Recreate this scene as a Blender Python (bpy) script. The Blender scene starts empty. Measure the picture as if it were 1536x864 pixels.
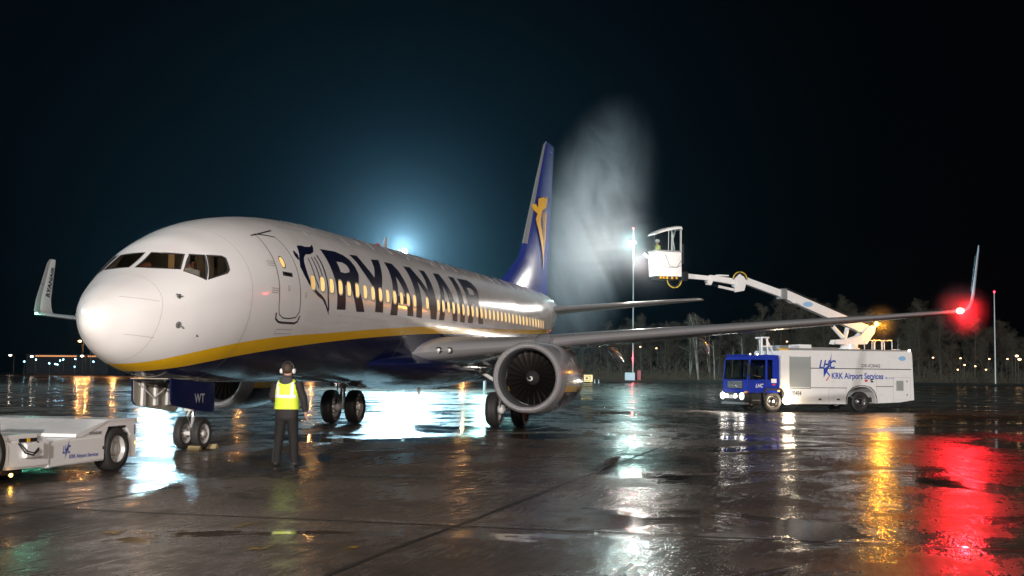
import bpy, bmesh, math, random
from mathutils import Vector, Matrix, geometry
random.seed(7)
rad = math.radians
S = bpy.context.scene
COL = S.collection

# ------------------------------------------------------------------ camera
cd = bpy.data.cameras.new("camera"); cam = bpy.data.objects.new("camera", cd); COL.objects.link(cam)
yaw, pit, rol = 0.25687, 0.06854, 0.0102
F = Vector((math.cos(pit)*math.cos(yaw), math.cos(pit)*math.sin(yaw), math.sin(pit)))
R = F.cross(Vector((0, 0, 1))).normalized(); U = R.cross(F)
R2 = R*math.cos(rol)+U*math.sin(rol); U2 = -R*math.sin(rol)+U*math.cos(rol)
M = Matrix((R2, U2, -F)).transposed().to_4x4(); M.translation = Vector((-21.24184, -13.70522, 1.62067))
cam.matrix_world = M
cd.lens = 45.477; cd.sensor_width = 36; cd.clip_end = 6000; cd.clip_start = 0.1
S.camera = cam

# ------------------------------------------------------------------ world, exposure
w = bpy.data.worlds.new("World"); S.world = w; w.use_nodes = True
nt = w.node_tree; nt.nodes.clear()
sky = nt.nodes.new('ShaderNodeTexSky'); sky.sky_type = 'NISHITA'; sky.sun_disc = False
sky.sun_elevation = rad(-4); sky.sun_rotation = rad(200)
bg = nt.nodes.new('ShaderNodeBackground'); bg.inputs[1].default_value = 0.012
wo = nt.nodes.new('ShaderNodeOutputWorld')
nt.links.new(sky.outputs[0], bg.inputs[0]); nt.links.new(bg.outputs[0], wo.inputs[0])
S.view_settings.view_transform = 'Standard'; S.view_settings.look = 'None'
S.view_settings.exposure = 0; S.view_settings.gamma = 1
cy = S.cycles
cy.use_denoising = True; cy.denoiser = 'OPENIMAGEDENOISE'
cy.max_bounces = 6; cy.diffuse_bounces = 2; cy.glossy_bounces = 4; cy.transmission_bounces = 5; cy.volume_bounces = 0
cy.transparent_max_bounces = 24
cy.caustics_reflective = False; cy.caustics_refractive = False
cy.sample_clamp_indirect = 4.0
cy.volume_step_rate = 1.5

# ------------------------------------------------------------------ light of the place
def point(name, loc, power, col, radius=0.3, spot=None, aim=None, blend=0.6):
    l = bpy.data.lights.new(name, 'SPOT' if spot else 'POINT')
    l.energy = power; l.color = col; l.shadow_soft_size = radius
    o = bpy.data.objects.new(name, l); COL.objects.link(o); o.location = loc
    if spot:
        l.spot_size = rad(spot); l.spot_blend = blend
        o.rotation_euler = (Vector(aim)-Vector(loc)).to_track_quat('-Z', 'Y').to_euler()
    return o
COOL = (0.46, 0.82, 1.0)
point("apron_flood_behind_fuselage", (119.6, 36.3, 16.4), 190000, COOL, 0.6)
point("apron_flood_behind_nose", (119.6, 67.1, 12.95), 22000, COOL, 0.5)
point("apron_flood_left_of_frame", (14, 62, 24), 110000, (.74, .92, 1.0), 0.8)
point("apron_flood_behind_wing", (119.6, 26.6, 11.0), 9000, (0.45, 1.0, 0.9), 0.35)
point("terminal_floods", (-262, -62, 42), 3500000, (1.0, 0.93, 0.89), 3.0)
point("fill_lamp_near_camera", (-34, -24, 7), 27000, (1.0, .84, .74), .5)  # unseen fill lamp, added to even out the light on the fuselage
point("tow_tractor_worklight", (-7.0, 2.2, 0.2), 1150, (1.0, 0.76, 0.56), 0.8, 60, (1.2, 0.0, 1.5), 0.9)
sun = bpy.data.lights.new("night_sky_light", 'SUN'); sun.energy = 0.004; sun.color = (0.6, 0.75, 1); sun.angle = rad(20)
so = bpy.data.objects.new("night_sky_light", sun); COL.objects.link(so); so.rotation_euler = (rad(40), 0, rad(60))

# ------------------------------------------------------------------ materials
MAT = {}
def mat(name, col, rough=0.5, metal=0.0, spec=0.5, noise=0.0, nscale=8, rvar=0.0, coat=0.0, bump=0.0, bscale=30, emis=None, estr=0.0):
    if name in MAT: return MAT[name]
    m = bpy.data.materials.new(name); m.use_nodes = True; t = m.node_tree
    b = t.nodes['Principled BSDF']
    b.inputs['Base Color'].default_value = (*col, 1); b.inputs['Roughness'].default_value = rough
    b.inputs['Metallic'].default_value = metal; b.inputs['Specular IOR Level'].default_value = spec
    b.inputs['Coat Weight'].default_value = coat; b.inputs['Coat Roughness'].default_value = 0.06
    if noise or rvar or bump:
        tc = t.nodes.new('ShaderNodeTexCoord')
        n = t.nodes.new('ShaderNodeTexNoise'); n.inputs['Scale'].default_value = nscale; n.inputs['Detail'].default_value = 6
        t.links.new(tc.outputs['Object'], n.inputs['Vector'])
        if noise:
            mx = t.nodes.new('ShaderNodeMix'); mx.data_type = 'RGBA'
            mx.inputs[6].default_value = (*[c*(1-noise) for c in col], 1); mx.inputs[7].default_value = (*[min(1, c*(1+noise)) for c in col], 1)
            t.links.new(n.outputs['Fac'], mx.inputs[0]); t.links.new(mx.outputs[2], b.inputs['Base Color'])
        if rvar:
            mr = t.nodes.new('ShaderNodeMapRange'); mr.inputs['From Min'].default_value = .3; mr.inputs['From Max'].default_value = .7
            mr.inputs['To Min'].default_value = max(0.02, rough-rvar); mr.inputs['To Max'].default_value = rough+rvar
            t.links.new(n.outputs['Fac'], mr.inputs['Value']); t.links.new(mr.outputs[0], b.inputs['Roughness'])
        if bump:
            n2 = t.nodes.new('ShaderNodeTexNoise'); n2.inputs['Scale'].default_value = bscale; n2.inputs['Detail'].default_value = 3
            t.links.new(tc.outputs['Object'], n2.inputs['Vector'])
            bp = t.nodes.new('ShaderNodeBump'); bp.inputs['Strength'].default_value = bump; bp.inputs['Distance'].default_value = 0.02
            t.links.new(n2.outputs['Fac'], bp.inputs['Height']); t.links.new(bp.outputs[0], b.inputs['Normal'])
    if emis:
        b.inputs['Emission Color'].default_value = (*emis, 1); b.inputs['Emission Strength'].default_value = estr
    MAT[name] = m
    return m
def lamp(name, col, strength, sample=True):
    m = mat(name, (0.02, 0.02, 0.02), 0.3, emis=col, estr=strength)
    if not sample: m.cycles.emission_sampling = 'NONE'
    return m
def glass(name, tint=(.85, .9, .9), refl=1.0):
    m = bpy.data.materials.new(name); m.use_nodes = True; t = m.node_tree; t.nodes.clear()
    tr = t.nodes.new('ShaderNodeBsdfTransparent'); tr.inputs[0].default_value = (*tint, 1)
    gl = t.nodes.new('ShaderNodeBsdfGlossy'); gl.inputs['Roughness'].default_value = 0.04
    fr = t.nodes.new('ShaderNodeFresnel'); fr.inputs[0].default_value = 1.45
    ml = t.nodes.new('ShaderNodeMath'); ml.operation = 'MULTIPLY'; ml.inputs[1].default_value = refl
    mx = t.nodes.new('ShaderNodeMixShader'); o = t.nodes.new('ShaderNodeOutputMaterial')
    t.links.new(fr.outputs[0], ml.inputs[0]); t.links.new(ml.outputs[0], mx.inputs[0]); t.links.new(tr.outputs[0], mx.inputs[1])
    t.links.new(gl.outputs[0], mx.inputs[2]); t.links.new(mx.outputs[0], o.inputs[0]); MAT[name] = m
    return m
WHITE = mat('white_aircraft_paint', (.80, .79, .78), .22, noise=.05, nscale=1.2, rvar=.07, coat=.5)
NAVY = mat('navy_paint', (.006, .010, .05), .16, rvar=.06, nscale=2, coat=.6, bump=.15, bscale=1.2)
YEL = mat('yellow_paint', (.80, .42, .012), .25, coat=.4)
BLUE = mat('tail_blue_paint', (.028, .045, .30), .25, noise=.12, nscale=1.5, coat=.4)
GREY = mat('grey_aircraft_paint', (.30, .31, .33), .30, noise=.1, nscale=2, rvar=.1, coat=.2)
ALU = mat('polished_metal', (.72, .72, .73), .20, 1.0, rvar=.08, nscale=4)
DARKM = mat('dark_metal', (.06, .06, .065), .38, .8)
FAN = mat('fan_blade_metal', (.024, .020, .018), .36, .8)
EDGE = mat('leading_edge_metal', (.60, .60, .61), .30, .6, rvar=.03, nscale=1)
LINER = mat('inlet_liner', (.09, .09, .095), .5, .2)
LINE = mat('panel_gap', (.03, .03, .032), .6)
LINESOFT = mat('panel_seam', (.30, .29, .28), .5)
RUB = mat('tyre_rubber', (.022, .021, .02), .62, noise=.4, nscale=12, bump=.3, bscale=60)
HUB = mat('wheel_hub_grey', (.52, .51, .49), .38, .3, noise=.25, nscale=25)
STRUT = mat('gear_white_enamel', (.62, .61, .58), .35, noise=.25, nscale=14)
BAY = mat('gear_bay_primer', (.30, .28, .23), .6, noise=.3, nscale=9)
TWHITE = mat('vehicle_white_paint', (.74, .74, .73), .30, noise=.07, nscale=1.5, rvar=.08, coat=.3)
TBLUE = mat('cab_blue_paint', (.015, .035, .32), .25, coat=.5)
TGREY = mat('roller_shutter_grey', (.33, .35, .34), .45)
BLK = mat('black_plastic', (.015, .015, .016), .5)
STEEL = mat('galvanised_steel', (.38, .40, .40), .45, .6, noise=.2, nscale=5)
LETTER = mat('dark_blue_lettering', (.004, .006, .028), .42, spec=.3)
LOGOB = mat('company_blue_lettering', (.02, .06, .36), .4)
REDP = mat('red_marking', (.55, .03, .02), .4)
GLASS = glass('window_glass')
CABGLASS = glass('truck_window_glass', (.55, .6, .6), 1.6)
WINLIT = lamp('lit_cabin_window', (1.0, .62, .20), 1.15, False)
WINDIM = lamp('lit_cabin_window_soft', (1.0, .58, .17), .8, False)
def make_livery():
    m = bpy.data.materials.new('fuselage_livery'); m.use_nodes = True; t = m.node_tree; b = t.nodes['Principled BSDF']
    a = t.nodes.new('ShaderNodeAttribute'); a.attribute_name = 'above_stripe'
    a2 = t.nodes.new('ShaderNodeAttribute'); a2.attribute_name = 'above_belly'
    def step(src):
        g = t.nodes.new('ShaderNodeMath'); g.operation = 'GREATER_THAN'; g.inputs[1].default_value = 0
        t.links.new(src.outputs['Fac'], g.inputs[0]); return g
    s1, s2 = step(a), step(a2)
    tc = t.nodes.new('ShaderNodeTexCoord'); n = t.nodes.new('ShaderNodeTexNoise'); n.inputs['Scale'].default_value = .9; n.inputs['Detail'].default_value = 7
    mp = t.nodes.new('ShaderNodeMapping'); mp.inputs['Scale'].default_value = (1, 1, 2.5)
    t.links.new(tc.outputs['Object'], mp.inputs[0]); t.links.new(mp.outputs[0], n.inputs['Vector'])
    wm = t.nodes.new('ShaderNodeMix'); wm.data_type = 'RGBA'; wm.inputs[6].default_value = (.76, .75, .74, 1); wm.inputs[7].default_value = (.84, .83, .82, 1)
    t.links.new(n.outputs['Fac'], wm.inputs[0])
    m1 = t.nodes.new('ShaderNodeMix'); m1.data_type = 'RGBA'; m1.inputs[6].default_value = (.006, .010, .05, 1); m1.inputs[7].default_value = (.86, .50, .012, 1)
    m2 = t.nodes.new('ShaderNodeMix'); m2.data_type = 'RGBA'
    t.links.new(s2.outputs[0], m1.inputs[0]); t.links.new(m1.outputs[2], m2.inputs[6]); t.links.new(wm.outputs[2], m2.inputs[7]); t.links.new(s1.outputs[0], m2.inputs[0])
    t.links.new(m2.outputs[2], b.inputs['Base Color'])
    mr = t.nodes.new('ShaderNodeMapRange'); mr.inputs['From Min'].default_value = .35; mr.inputs['From Max'].default_value = .65; mr.inputs['To Min'].default_value = .17; mr.inputs['To Max'].default_value = .27
    t.links.new(n.outputs['Fac'], mr.inputs['Value']); t.links.new(mr.outputs[0], b.inputs['Roughness'])
    b.inputs['Coat Weight'].default_value = .5; b.inputs['Coat Roughness'].default_value = .05
    # skin waviness between frames and stringers
    n2 = t.nodes.new('ShaderNodeTexNoise'); n2.inputs['Scale'].default_value = 1.3; n2.inputs['Detail'].default_value = 2
    mp2 = t.nodes.new('ShaderNodeMapping'); mp2.inputs['Scale'].default_value = (1.6, 1, 1)
    t.links.new(tc.outputs['Object'], mp2.inputs[0]); t.links.new(mp2.outputs[0], n2.inputs['Vector'])
    bp = t.nodes.new('ShaderNodeBump'); bp.inputs['Strength'].default_value = .35; bp.inputs['Distance'].default_value = .012
    t.links.new(n2.outputs['Fac'], bp.inputs['Height']); t.links.new(bp.outputs[0], b.inputs['Normal']); t.links.new(bp.outputs[0], b.inputs['Coat Normal'])
    MAT['livery'] = m; return m
LIV = make_livery()

# ------------------------------------------------------------------ mesh helpers
class MB:
    def __init__(s): s.v = []; s.f = []; s.m = []; s.mats = []; s.M = Matrix()
    def mi(s, m):
        if m not in s.mats: s.mats.append(m)
        return s.mats.index(m)
    def add(s, vs, fs, m):
        o = len(s.v); s.v += [s.M @ Vector(p) for p in vs]; i = s.mi(m)
        for f in fs: s.f.append([o+k for k in f]); s.m.append(i)
    def box(s, a, b, m, ch=0.0):
        x0, y0, z0 = [min(p, q) for p, q in zip(a, b)]; x1, y1, z1 = [max(p, q) for p, q in zip(a, b)]
        if ch <= 0:
            s.add([(x0,y0,z0),(x1,y0,z0),(x1,y1,z0),(x0,y1,z0),(x0,y0,z1),(x1,y0,z1),(x1,y1,z1),(x0,y1,z1)],
                  [(3,2,1,0),(4,5,6,7),(0,1,5,4),(1,2,6,5),(2,3,7,6),(3,0,4,7)], m); return
        bm = bmesh.new(); bmesh.ops.create_cube(bm, size=1)
        for v in bm.verts: v.co = Vector(((x0+x1)/2+v.co.x*(x1-x0), (y0+y1)/2+v.co.y*(y1-y0), (z0+z1)/2+v.co.z*(z1-z0)))
        bmesh.ops.bevel(bm, geom=bm.edges[:], offset=ch, segments=2, affect='EDGES', clamp_overlap=True)
        s.bm(bm, m)
    def bm(s, bm, m):
        bm.verts.index_update()
        s.add([v.co.copy() for v in bm.verts], [[v.index for v in f.verts] for f in bm.faces], m); bm.free()
    def prism(s, poly, y0, y1, m, ax='y'):
        n = len(poly)
        def P(p, d): return (p[0], d, p[1]) if ax == 'y' else ((d, p[0], p[1]) if ax == 'x' else (p[0], p[1], d))
        vs = [P(p, y0) for p in poly]+[P(p, y1) for p in poly]
        bm = bmesh.new(); bv = [bm.verts.new(v) for v in vs]
        bm.faces.new(bv[:n]); bm.faces.new(bv[n:][::-1])
        for i in range(n): bm.faces.new((bv[i], bv[(i+1) % n], bv[n+(i+1) % n], bv[n+i]))
        bmesh.ops.recalc_face_normals(bm, faces=bm.faces[:]); s.bm(bm, m)
    def tube(s, pts, r, m, n=8, r1=None, cap=True):
        pts = [Vector(p) for p in pts]; k = len(pts); rings = []
        t0 = (pts[1]-pts[0]).normalized(); up = Vector((0, 0, 1)) if abs(t0.z) < .9 else Vector((1, 0, 0))
        for i, p in enumerate(pts):
            t = ((pts[min(i+1, k-1)]-pts[max(i-1, 0)])).normalized()
            a = t.cross(up); a = a.normalized() if a.length > 1e-4 else t.cross(Vector((0, 1, 0))).normalized(); b = t.cross(a)
            rr = r if r1 is None else r+(r1-r)*i/(k-1)
            rings.append([p+a*math.cos(2*math.pi*j/n)*rr+b*math.sin(2*math.pi*j/n)*rr for j in range(n)])
        s.loft(rings, m, cap=cap)
    def loft(s, rings, m, cap=True, closed=True):
        n = len(rings[0]); vs = [p for r in rings for p in r]; fs = []
        for i in range(len(rings)-1):
            for j in range(n if closed else n-1):
                fs.append((i*n+j, i*n+(j+1) % n, (i+1)*n+(j+1) % n, (i+1)*n+j))
        if cap: fs += [tuple(range(n))[::-1], tuple((len(rings)-1)*n+j for j in range(n))]
        s.add(vs, fs, m)
    def lathe(s, prof, c, m, axis='x', n=32, flat=None):
        rings = []
        for a, r in prof:
            ring = []
            for j in range(n):
                t = 2*math.pi*j/n; u, v = r*math.cos(t), r*math.sin(t)
                if flat and v < -flat*r: v = -flat*r-( -v-flat*r)*.25
                ring.append({'x': (c[0]+a, c[1]+u, c[2]+v), 'y': (c[0]+u, c[1]+a, c[2]+v), 'z': (c[0]+u, c[1]+v, c[2]+a)}[axis])
            rings.append(ring)
        s.loft(rings, m, cap=False)
    def ball(s, c, r, m, sc=(1, 1, 1), n=12):
        bm = bmesh.new(); bmesh.ops.create_uvsphere(bm, u_segments=n, v_segments=max(6, n//2+2), radius=r)
        for v in bm.verts: v.co = Vector((c[0]+v.co.x*sc[0], c[1]+v.co.y*sc[1], c[2]+v.co.z*sc[2]))
        s.bm(bm, m)
    def build(s, name, parent=None, smooth=False, loc=None, angle=35):
        me = bpy.data.meshes.new(name); me.from_pydata([tuple(v) for v in s.v], [], s.f)
        for m in s.mats: me.materials.append(m)
        me.polygons.foreach_set('material_index', s.m)
        me.validate()
        bm = bmesh.new(); bm.from_mesh(me); bmesh.ops.recalc_face_normals(bm, faces=bm.faces[:])
        if smooth:
            bmesh.ops.remove_doubles(bm, verts=bm.verts[:], dist=1e-5)
            for f in bm.faces: f.smooth = True
            c = math.cos(rad(angle))
            for e in bm.edges:
                if len(e.link_faces) == 2: e.smooth = e.link_faces[0].normal.dot(e.link_faces[1].normal) > c
        bm.to_mesh(me); bm.free()
        return link(name, me, parent, loc)
def link(name, me, parent=None, loc=None):
    o = bpy.data.objects.new(name, me); COL.objects.link(o)
    if parent: o.parent = parent
    if loc: o.location = loc
    return o
def thing(name, label, cat, loc=(0, 0, 0), rz=0, group=None):
    o = bpy.data.objects.new(name, None); COL.objects.link(o); o.location = loc; o.rotation_euler = (0, 0, rz); o.empty_display_size = .3
    return tag(o, label, cat, group)
def tag(o, label, cat, group=None):
    o['label'] = label; o['category'] = cat
    if group: o['group'] = group
    return o
def kind(o, k): o['kind'] = k; return o
def dup(root, loc, rz=0, sc=1, label=None):
    r = root.copy(); COL.objects.link(r); r.location = loc; r.rotation_euler = (0, 0, rz); r.scale = (sc, sc, sc)
    if label: r['label'] = label
    for ch in list(root.children):
        c = ch.copy(); COL.objects.link(c); c.parent = r
        for g in list(ch.children):
            d = g.copy(); COL.objects.link(d); d.parent = c
    return r
def one(name, parent, m, fn, smooth=False, **k):
    b = MB(); fn(b, m); return b.build(name, parent, smooth, **k)
FONT = bpy.data.curves.new('f', 'FONT')
def text_polys(txt, size, bold=0.0, spacing=1.0, shear=0.0):
    cu = bpy.data.curves.new('lettering', 'FONT'); cu.body = txt; cu.size = size; cu.offset = bold; cu.space_character = spacing; cu.shear = shear
    cu.resolution_u = 3; cu.fill_mode = 'FRONT' if hasattr(cu, 'fill_mode') else cu.fill_mode
    ob = bpy.data.objects.new('lettering', cu); COL.objects.link(ob)
    dg = bpy.context.evaluated_depsgraph_get(); me = bpy.data.meshes.new_from_object(ob.evaluated_get(dg))
    vs = [v.co.copy() for v in me.vertices]; fs = [list(p.vertices) for p in me.polygons]
    bpy.data.objects.remove(ob); bpy.data.meshes.remove(me); return vs, fs
def text_mesh(name, txt, size, m, fn, parent, bold=0.0, width=None, shear=0.0):
    """lettering laid on a surface by fn(u, v) -> point; width stretches it to a fixed length"""
    vs, fs = text_polys(txt, size, bold, shear=shear)
    if not vs: return None
    x0 = min(v.x for v in vs); x1 = max(v.x for v in vs); k = (width/(x1-x0)) if width else 1
    b = MB(); b.add([fn((v.x-x0)*k, v.y) for v in vs], fs, m)
    return b.build(name, parent)

# ------------------------------------------------------------------ the aircraft's surface
KX = [0,.04,.15,.35,.65,1.0,1.4,1.8,2.2,2.6,3.0,3.5,4.2,5.0,6.0,7.0,9,26,28,30,32,34,36,37.3,38.0]
TOP = [2.60,2.76,2.91,3.08,3.28,3.47,3.68,3.90,4.17,4.42,4.60,4.79,4.98,5.13,5.26,5.34,5.42,5.46,5.46,5.46,5.46,5.44,5.38,5.28,5.15]
BOT = [2.60,2.46,2.31,2.14,1.95,1.80,1.68,1.59,1.53,1.49,1.47,1.46,1.45,1.44,1.44,1.44,1.44,1.44,1.62,2.02,2.55,3.14,3.78,4.22,4.55]
HWD = [.0,.13,.29,.47,.70,.91,1.12,1.30,1.44,1.55,1.64,1.72,1.80,1.85,1.88,1.88,1.88,1.88,1.84,1.70,1.46,1.15,.80,.52,.30]
ZCN = [2.60,2.605,2.625,2.67,2.74,2.83,2.93,3.03,3.12,3.20,3.27,3.36,3.45,3.51,3.56,3.57,3.57,3.57,3.62,3.80,4.0,4.25,4.52,4.70,4.82]
def pch(xs, ys):
    n = len(xs); h = [xs[i+1]-xs[i] for i in range(n-1)]; d = [(ys[i+1]-ys[i])/h[i] for i in range(n-1)]; m = [0.0]*n
    for i in range(1, n-1):
        if d[i-1]*d[i] > 0:
            w1 = 2*h[i]+h[i-1]; w2 = h[i]+2*h[i-1]; m[i] = (w1+w2)/(w1/d[i-1]+w2/d[i])
    m[0] = d[0]; m[-1] = d[-1]
    def f(x):
        x = min(max(x, xs[0]), xs[-1]); i = 0
        while i < n-2 and xs[i+1] < x: i += 1
        t = (x-xs[i])/h[i]
        return (2*t**3-3*t**2+1)*ys[i]+(t**3-2*t**2+t)*h[i]*m[i]+(-2*t**3+3*t**2)*ys[i+1]+(t**3-t**2)*h[i]*m[i+1]
    return f
ftop, fbot, fhw, fzc = [pch(KX, k) for k in (TOP, BOT, HWD, ZCN)]
def fpt(x, th):   # th from starboard (0) over the crown to port (pi)
    c = fzc(x); s = math.sin(th)
    return Vector((x, fhw(x)*math.cos(th), c+((ftop(x)-c) if s > 0 else (c-fbot(x)))*s))
def skin(x, z, side=-1, off=0.0):
    """the point of the fuselage skin at (x, z) on one side, pushed out by off"""
    c = fzc(x); r = (ftop(x)-c) if z > c else (c-fbot(x)); q = max(-1, min(1, (z-c)/r)); th = math.asin(q)
    if side < 0: th = math.pi-th
    p = fpt(x, th)
    if off:
        e = 1e-2; a = fpt(x+e, th)-fpt(x-e, th); b = fpt(x, th+e)-fpt(x, th-e); n = a.cross(b)
        if n.length > 1e-9:
            n.normalize()
            if n.dot(Vector((0, p.y, p.z-c))) < 0: n = -n
            p = p+n*off
    return p
def decal(name, outer, holes, m, parent, off=.006, cell=.12):
    """a flat outline (x, z) laid on the port side of the fuselage"""
    loops = [[Vector((p[0], p[1], 0)) for p in outer]]+[[Vector((p[0], p[1], 0)) for p in h] for h in holes]
    tris = geometry.tessellate_polygon(loops); flat = [p for l in loops for p in l]
    bm = bmesh.new(); bv = [bm.verts.new(p) for p in flat]
    for t in tris:
        try: bm.faces.new([bv[i] for i in t])
        except ValueError: pass
    xs = [p.x for p in flat]; ys = [p.y for p in flat]
    k = math.floor(min(ys)/cell)+1
    while k*cell < max(ys):
        bmesh.ops.bisect_plane(bm, geom=bm.verts[:]+bm.edges[:]+bm.faces[:], plane_co=(0, k*cell, 0), plane_no=(0, 1, 0)); k += 1
    if min(xs) < 6:
        k = math.floor(min(xs)/cell)+1
        while k*cell < max(xs):
            bmesh.ops.bisect_plane(bm, geom=bm.verts[:]+bm.edges[:]+bm.faces[:], plane_co=(k*cell, 0, 0), plane_no=(1, 0, 0)); k += 1
    for v in bm.verts: v.co = skin(v.co.x, v.co.y, -1, off)
    b = MB(); b.bm(bm, m); return b.build(name, parent, True)
def ribbon(b, pts, wd, m, off=.007, close=False, side=-1, step=.06):
    P = [Vector((p[0], p[1])) for p in pts]
    if close: P.append(P[0])
    Q = [P[0]]
    for a, c in zip(P, P[1:]):
        n = max(1, int((c-a).length/step))
        for i in range(1, n+1): Q.append(a+(c-a)*i/n)
    vs = []
    for i, q in enumerate(Q):
        t = (Q[min(i+1, len(Q)-1)]-Q[max(i-1, 0)])
        if t.length < 1e-6: t = Vector((1, 0))
        t.normalize(); n = Vector((-t.y, t.x))*wd/2
        for s in (1, -1): vs.append(skin(q.x+n.x*s, q.y+n.y*s, side, off))
    b.add(vs, [(2*i, 2*i+1, 2*i+3, 2*i+2) for i in range(len(Q)-1)], m)
def rline(pts, r=.08, n=4):
    """rounded corners of a closed outline"""
    out = []
    for i in range(len(pts)):
        a, p, c = Vector(pts[i-1]), Vector(pts[i]), Vector(pts[(i+1) % len(pts)])
        d1 = (a-p); d2 = (c-p); rr = min(r, d1.length*.45, d2.length*.45); s = p+d1.normalized()*rr; e = p+d2.normalized()*rr
        for k in range(n+1):
            t = k/n; q = s*(1-t)**2+p*2*t*(1-t)+e*t*t; out.append((q.x, q.y))
    return out

plane = thing('airliner', 'large white airliner with navy belly, yellow stripe and RYANAIR titles, nose towards the left', 'airliner')
# ---- fuselage shell
ST = pch([0, .9, 1.05, 1.37, 1.815, 2.575, 3.374, 4.917, 7.684, 10.187, 14.327, 21.398, 31.694, 38], [1.78, 1.78, 1.80, 1.863, 1.977, 2.141, 2.272, 2.447, 2.633, 2.808, 3.043, 3.257, 3.654, 4.6])
SB = pch([0, .9, 1.516, 2.021, 2.914, 3.731, 5.266, 7.933, 10.402, 14.507, 21.514, 31.7, 38], [1.55, 1.57, 1.652, 1.727, 1.889, 2.014, 2.192, 2.432, 2.608, 2.837, 3.079, 3.48, 4.4])
COCK = {'L1': [(0.12+ -.19, 4.05), (-.72, 4.02), (-.86, 3.68), (-.07, 3.70)],            # (y, z), seen from the front
        'L2': [(2.24, 4.02), (2.45, 4.02), (2.07, 3.485), (1.80, 3.645)],       # (x, z), seen from the side
        'L3': [(2.48, 4.02), (2.77, 4.03), (2.83, 3.99), (2.73, 3.74), (2.64, 3.67), (2.11, 3.495)]}
xs = [0.002]+[.04*(k/10)**1.0 for k in range(3, 11)]+[.04+.012*k for k in range(1, 10)]+[.15+.03*k for k in range(1, 29)]
x = .99
while x < 3.4: x += .05; xs.append(x)
while x < 8: x += .12; xs.append(x)
while x < 38: x += .25; xs.append(min(x, 38))
NT = 144
bm = bmesh.new(); rings = []
tip = bm.verts.new((0, 0, 2.60))
for x in xs: rings.append([bm.verts.new(fpt(x, 2*math.pi*j/NT)) for j in range(NT)])
for j in range(NT): bm.faces.new((tip, rings[0][(j+1) % NT], rings[0][j]))
for a, b_ in zip(rings, rings[1:]):
    for j in range(NT): bm.faces.new((a[j], a[(j+1) % NT], b_[(j+1) % NT], b_[j]))
def inpoly(p, poly):
    c = False; n = len(poly)
    for i in range(n):
        (x1, y1), (x2, y2) = poly[i], poly[i-1]
        if (y1 > p[1]) != (y2 > p[1]) and p[0] < (x2-x1)*(p[1]-y1)/(y2-y1)+x1: c = not c
    return c
def cut(poly, mode, side):
    n = len(poly)
    us = [p[0] for p in poly]; zs = [p[1] for p in poly]
    for i in range(n):
        a, b2 = poly[i], poly[(i+1) % n]; du, dz = b2[0]-a[0], b2[1]-a[1]
        if mode == 'f': co = (0, a[0]*side, a[1]); no = (0, dz*side, -du)
        else: co = (a[0], 0, a[1]); no = (dz, 0, -du)
        reg = []
        for f in bm.faces:
            c = f.calc_center_median()
            if mode == 'f': u = c.y*side; ok = 1.0 < c.x < 2.6
            else: u = c.x; ok = c.y*side > .5
            if ok and min(us)-.12 < u < max(us)+.12 and min(zs)-.12 < c.z < max(zs)+.12: reg.append(f)
        ge = set(); gv = set()
        for f in reg: ge.update(f.edges); gv.update(f.verts)
        bmesh.ops.bisect_plane(bm, geom=list(gv)+list(ge)+reg, dist=1e-5, plane_co=co, plane_no=no)
    kill = []
    for f in bm.faces:
        c = f.calc_center_median()
        if mode == 'f': ok = 1.0 < c.x < 2.6 and inpoly((c.y*side, c.z), poly)
        else: ok = c.y*side > .5 and inpoly((c.x, c.z), poly)
        if ok: kill.append(f)
    bmesh.ops.delete(bm, geom=kill, context='FACES')
for side in (1, -1):   # side -1: port; polygons are stored for port
    cut([(p[0]*-1, p[1]) for p in COCK['L1']] if side == 1 else [(-p[0], p[1]) for p in COCK['L1']], 'f', side)
    cut(COCK['L2'], 's', side); cut(COCK['L3'], 's', side)
me = bpy.data.meshes.new('fuselage'); bmesh.ops.recalc_face_normals(bm, faces=bm.faces[:])
for f in bm.faces: f.smooth = True
bm.to_mesh(me); bm.free(); me.materials.append(LIV)
at1 = me.attributes.new('above_stripe', 'FLOAT', 'POINT'); at2 = me.attributes.new('above_belly', 'FLOAT', 'POINT')
at1.data.foreach_set('value', [v.co.z-ST(v.co.x) for v in me.vertices]); at2.data.foreach_set('value', [v.co.z-SB(v.co.x) for v in me.vertices])
fus = link('fuselage', me, plane)

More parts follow.
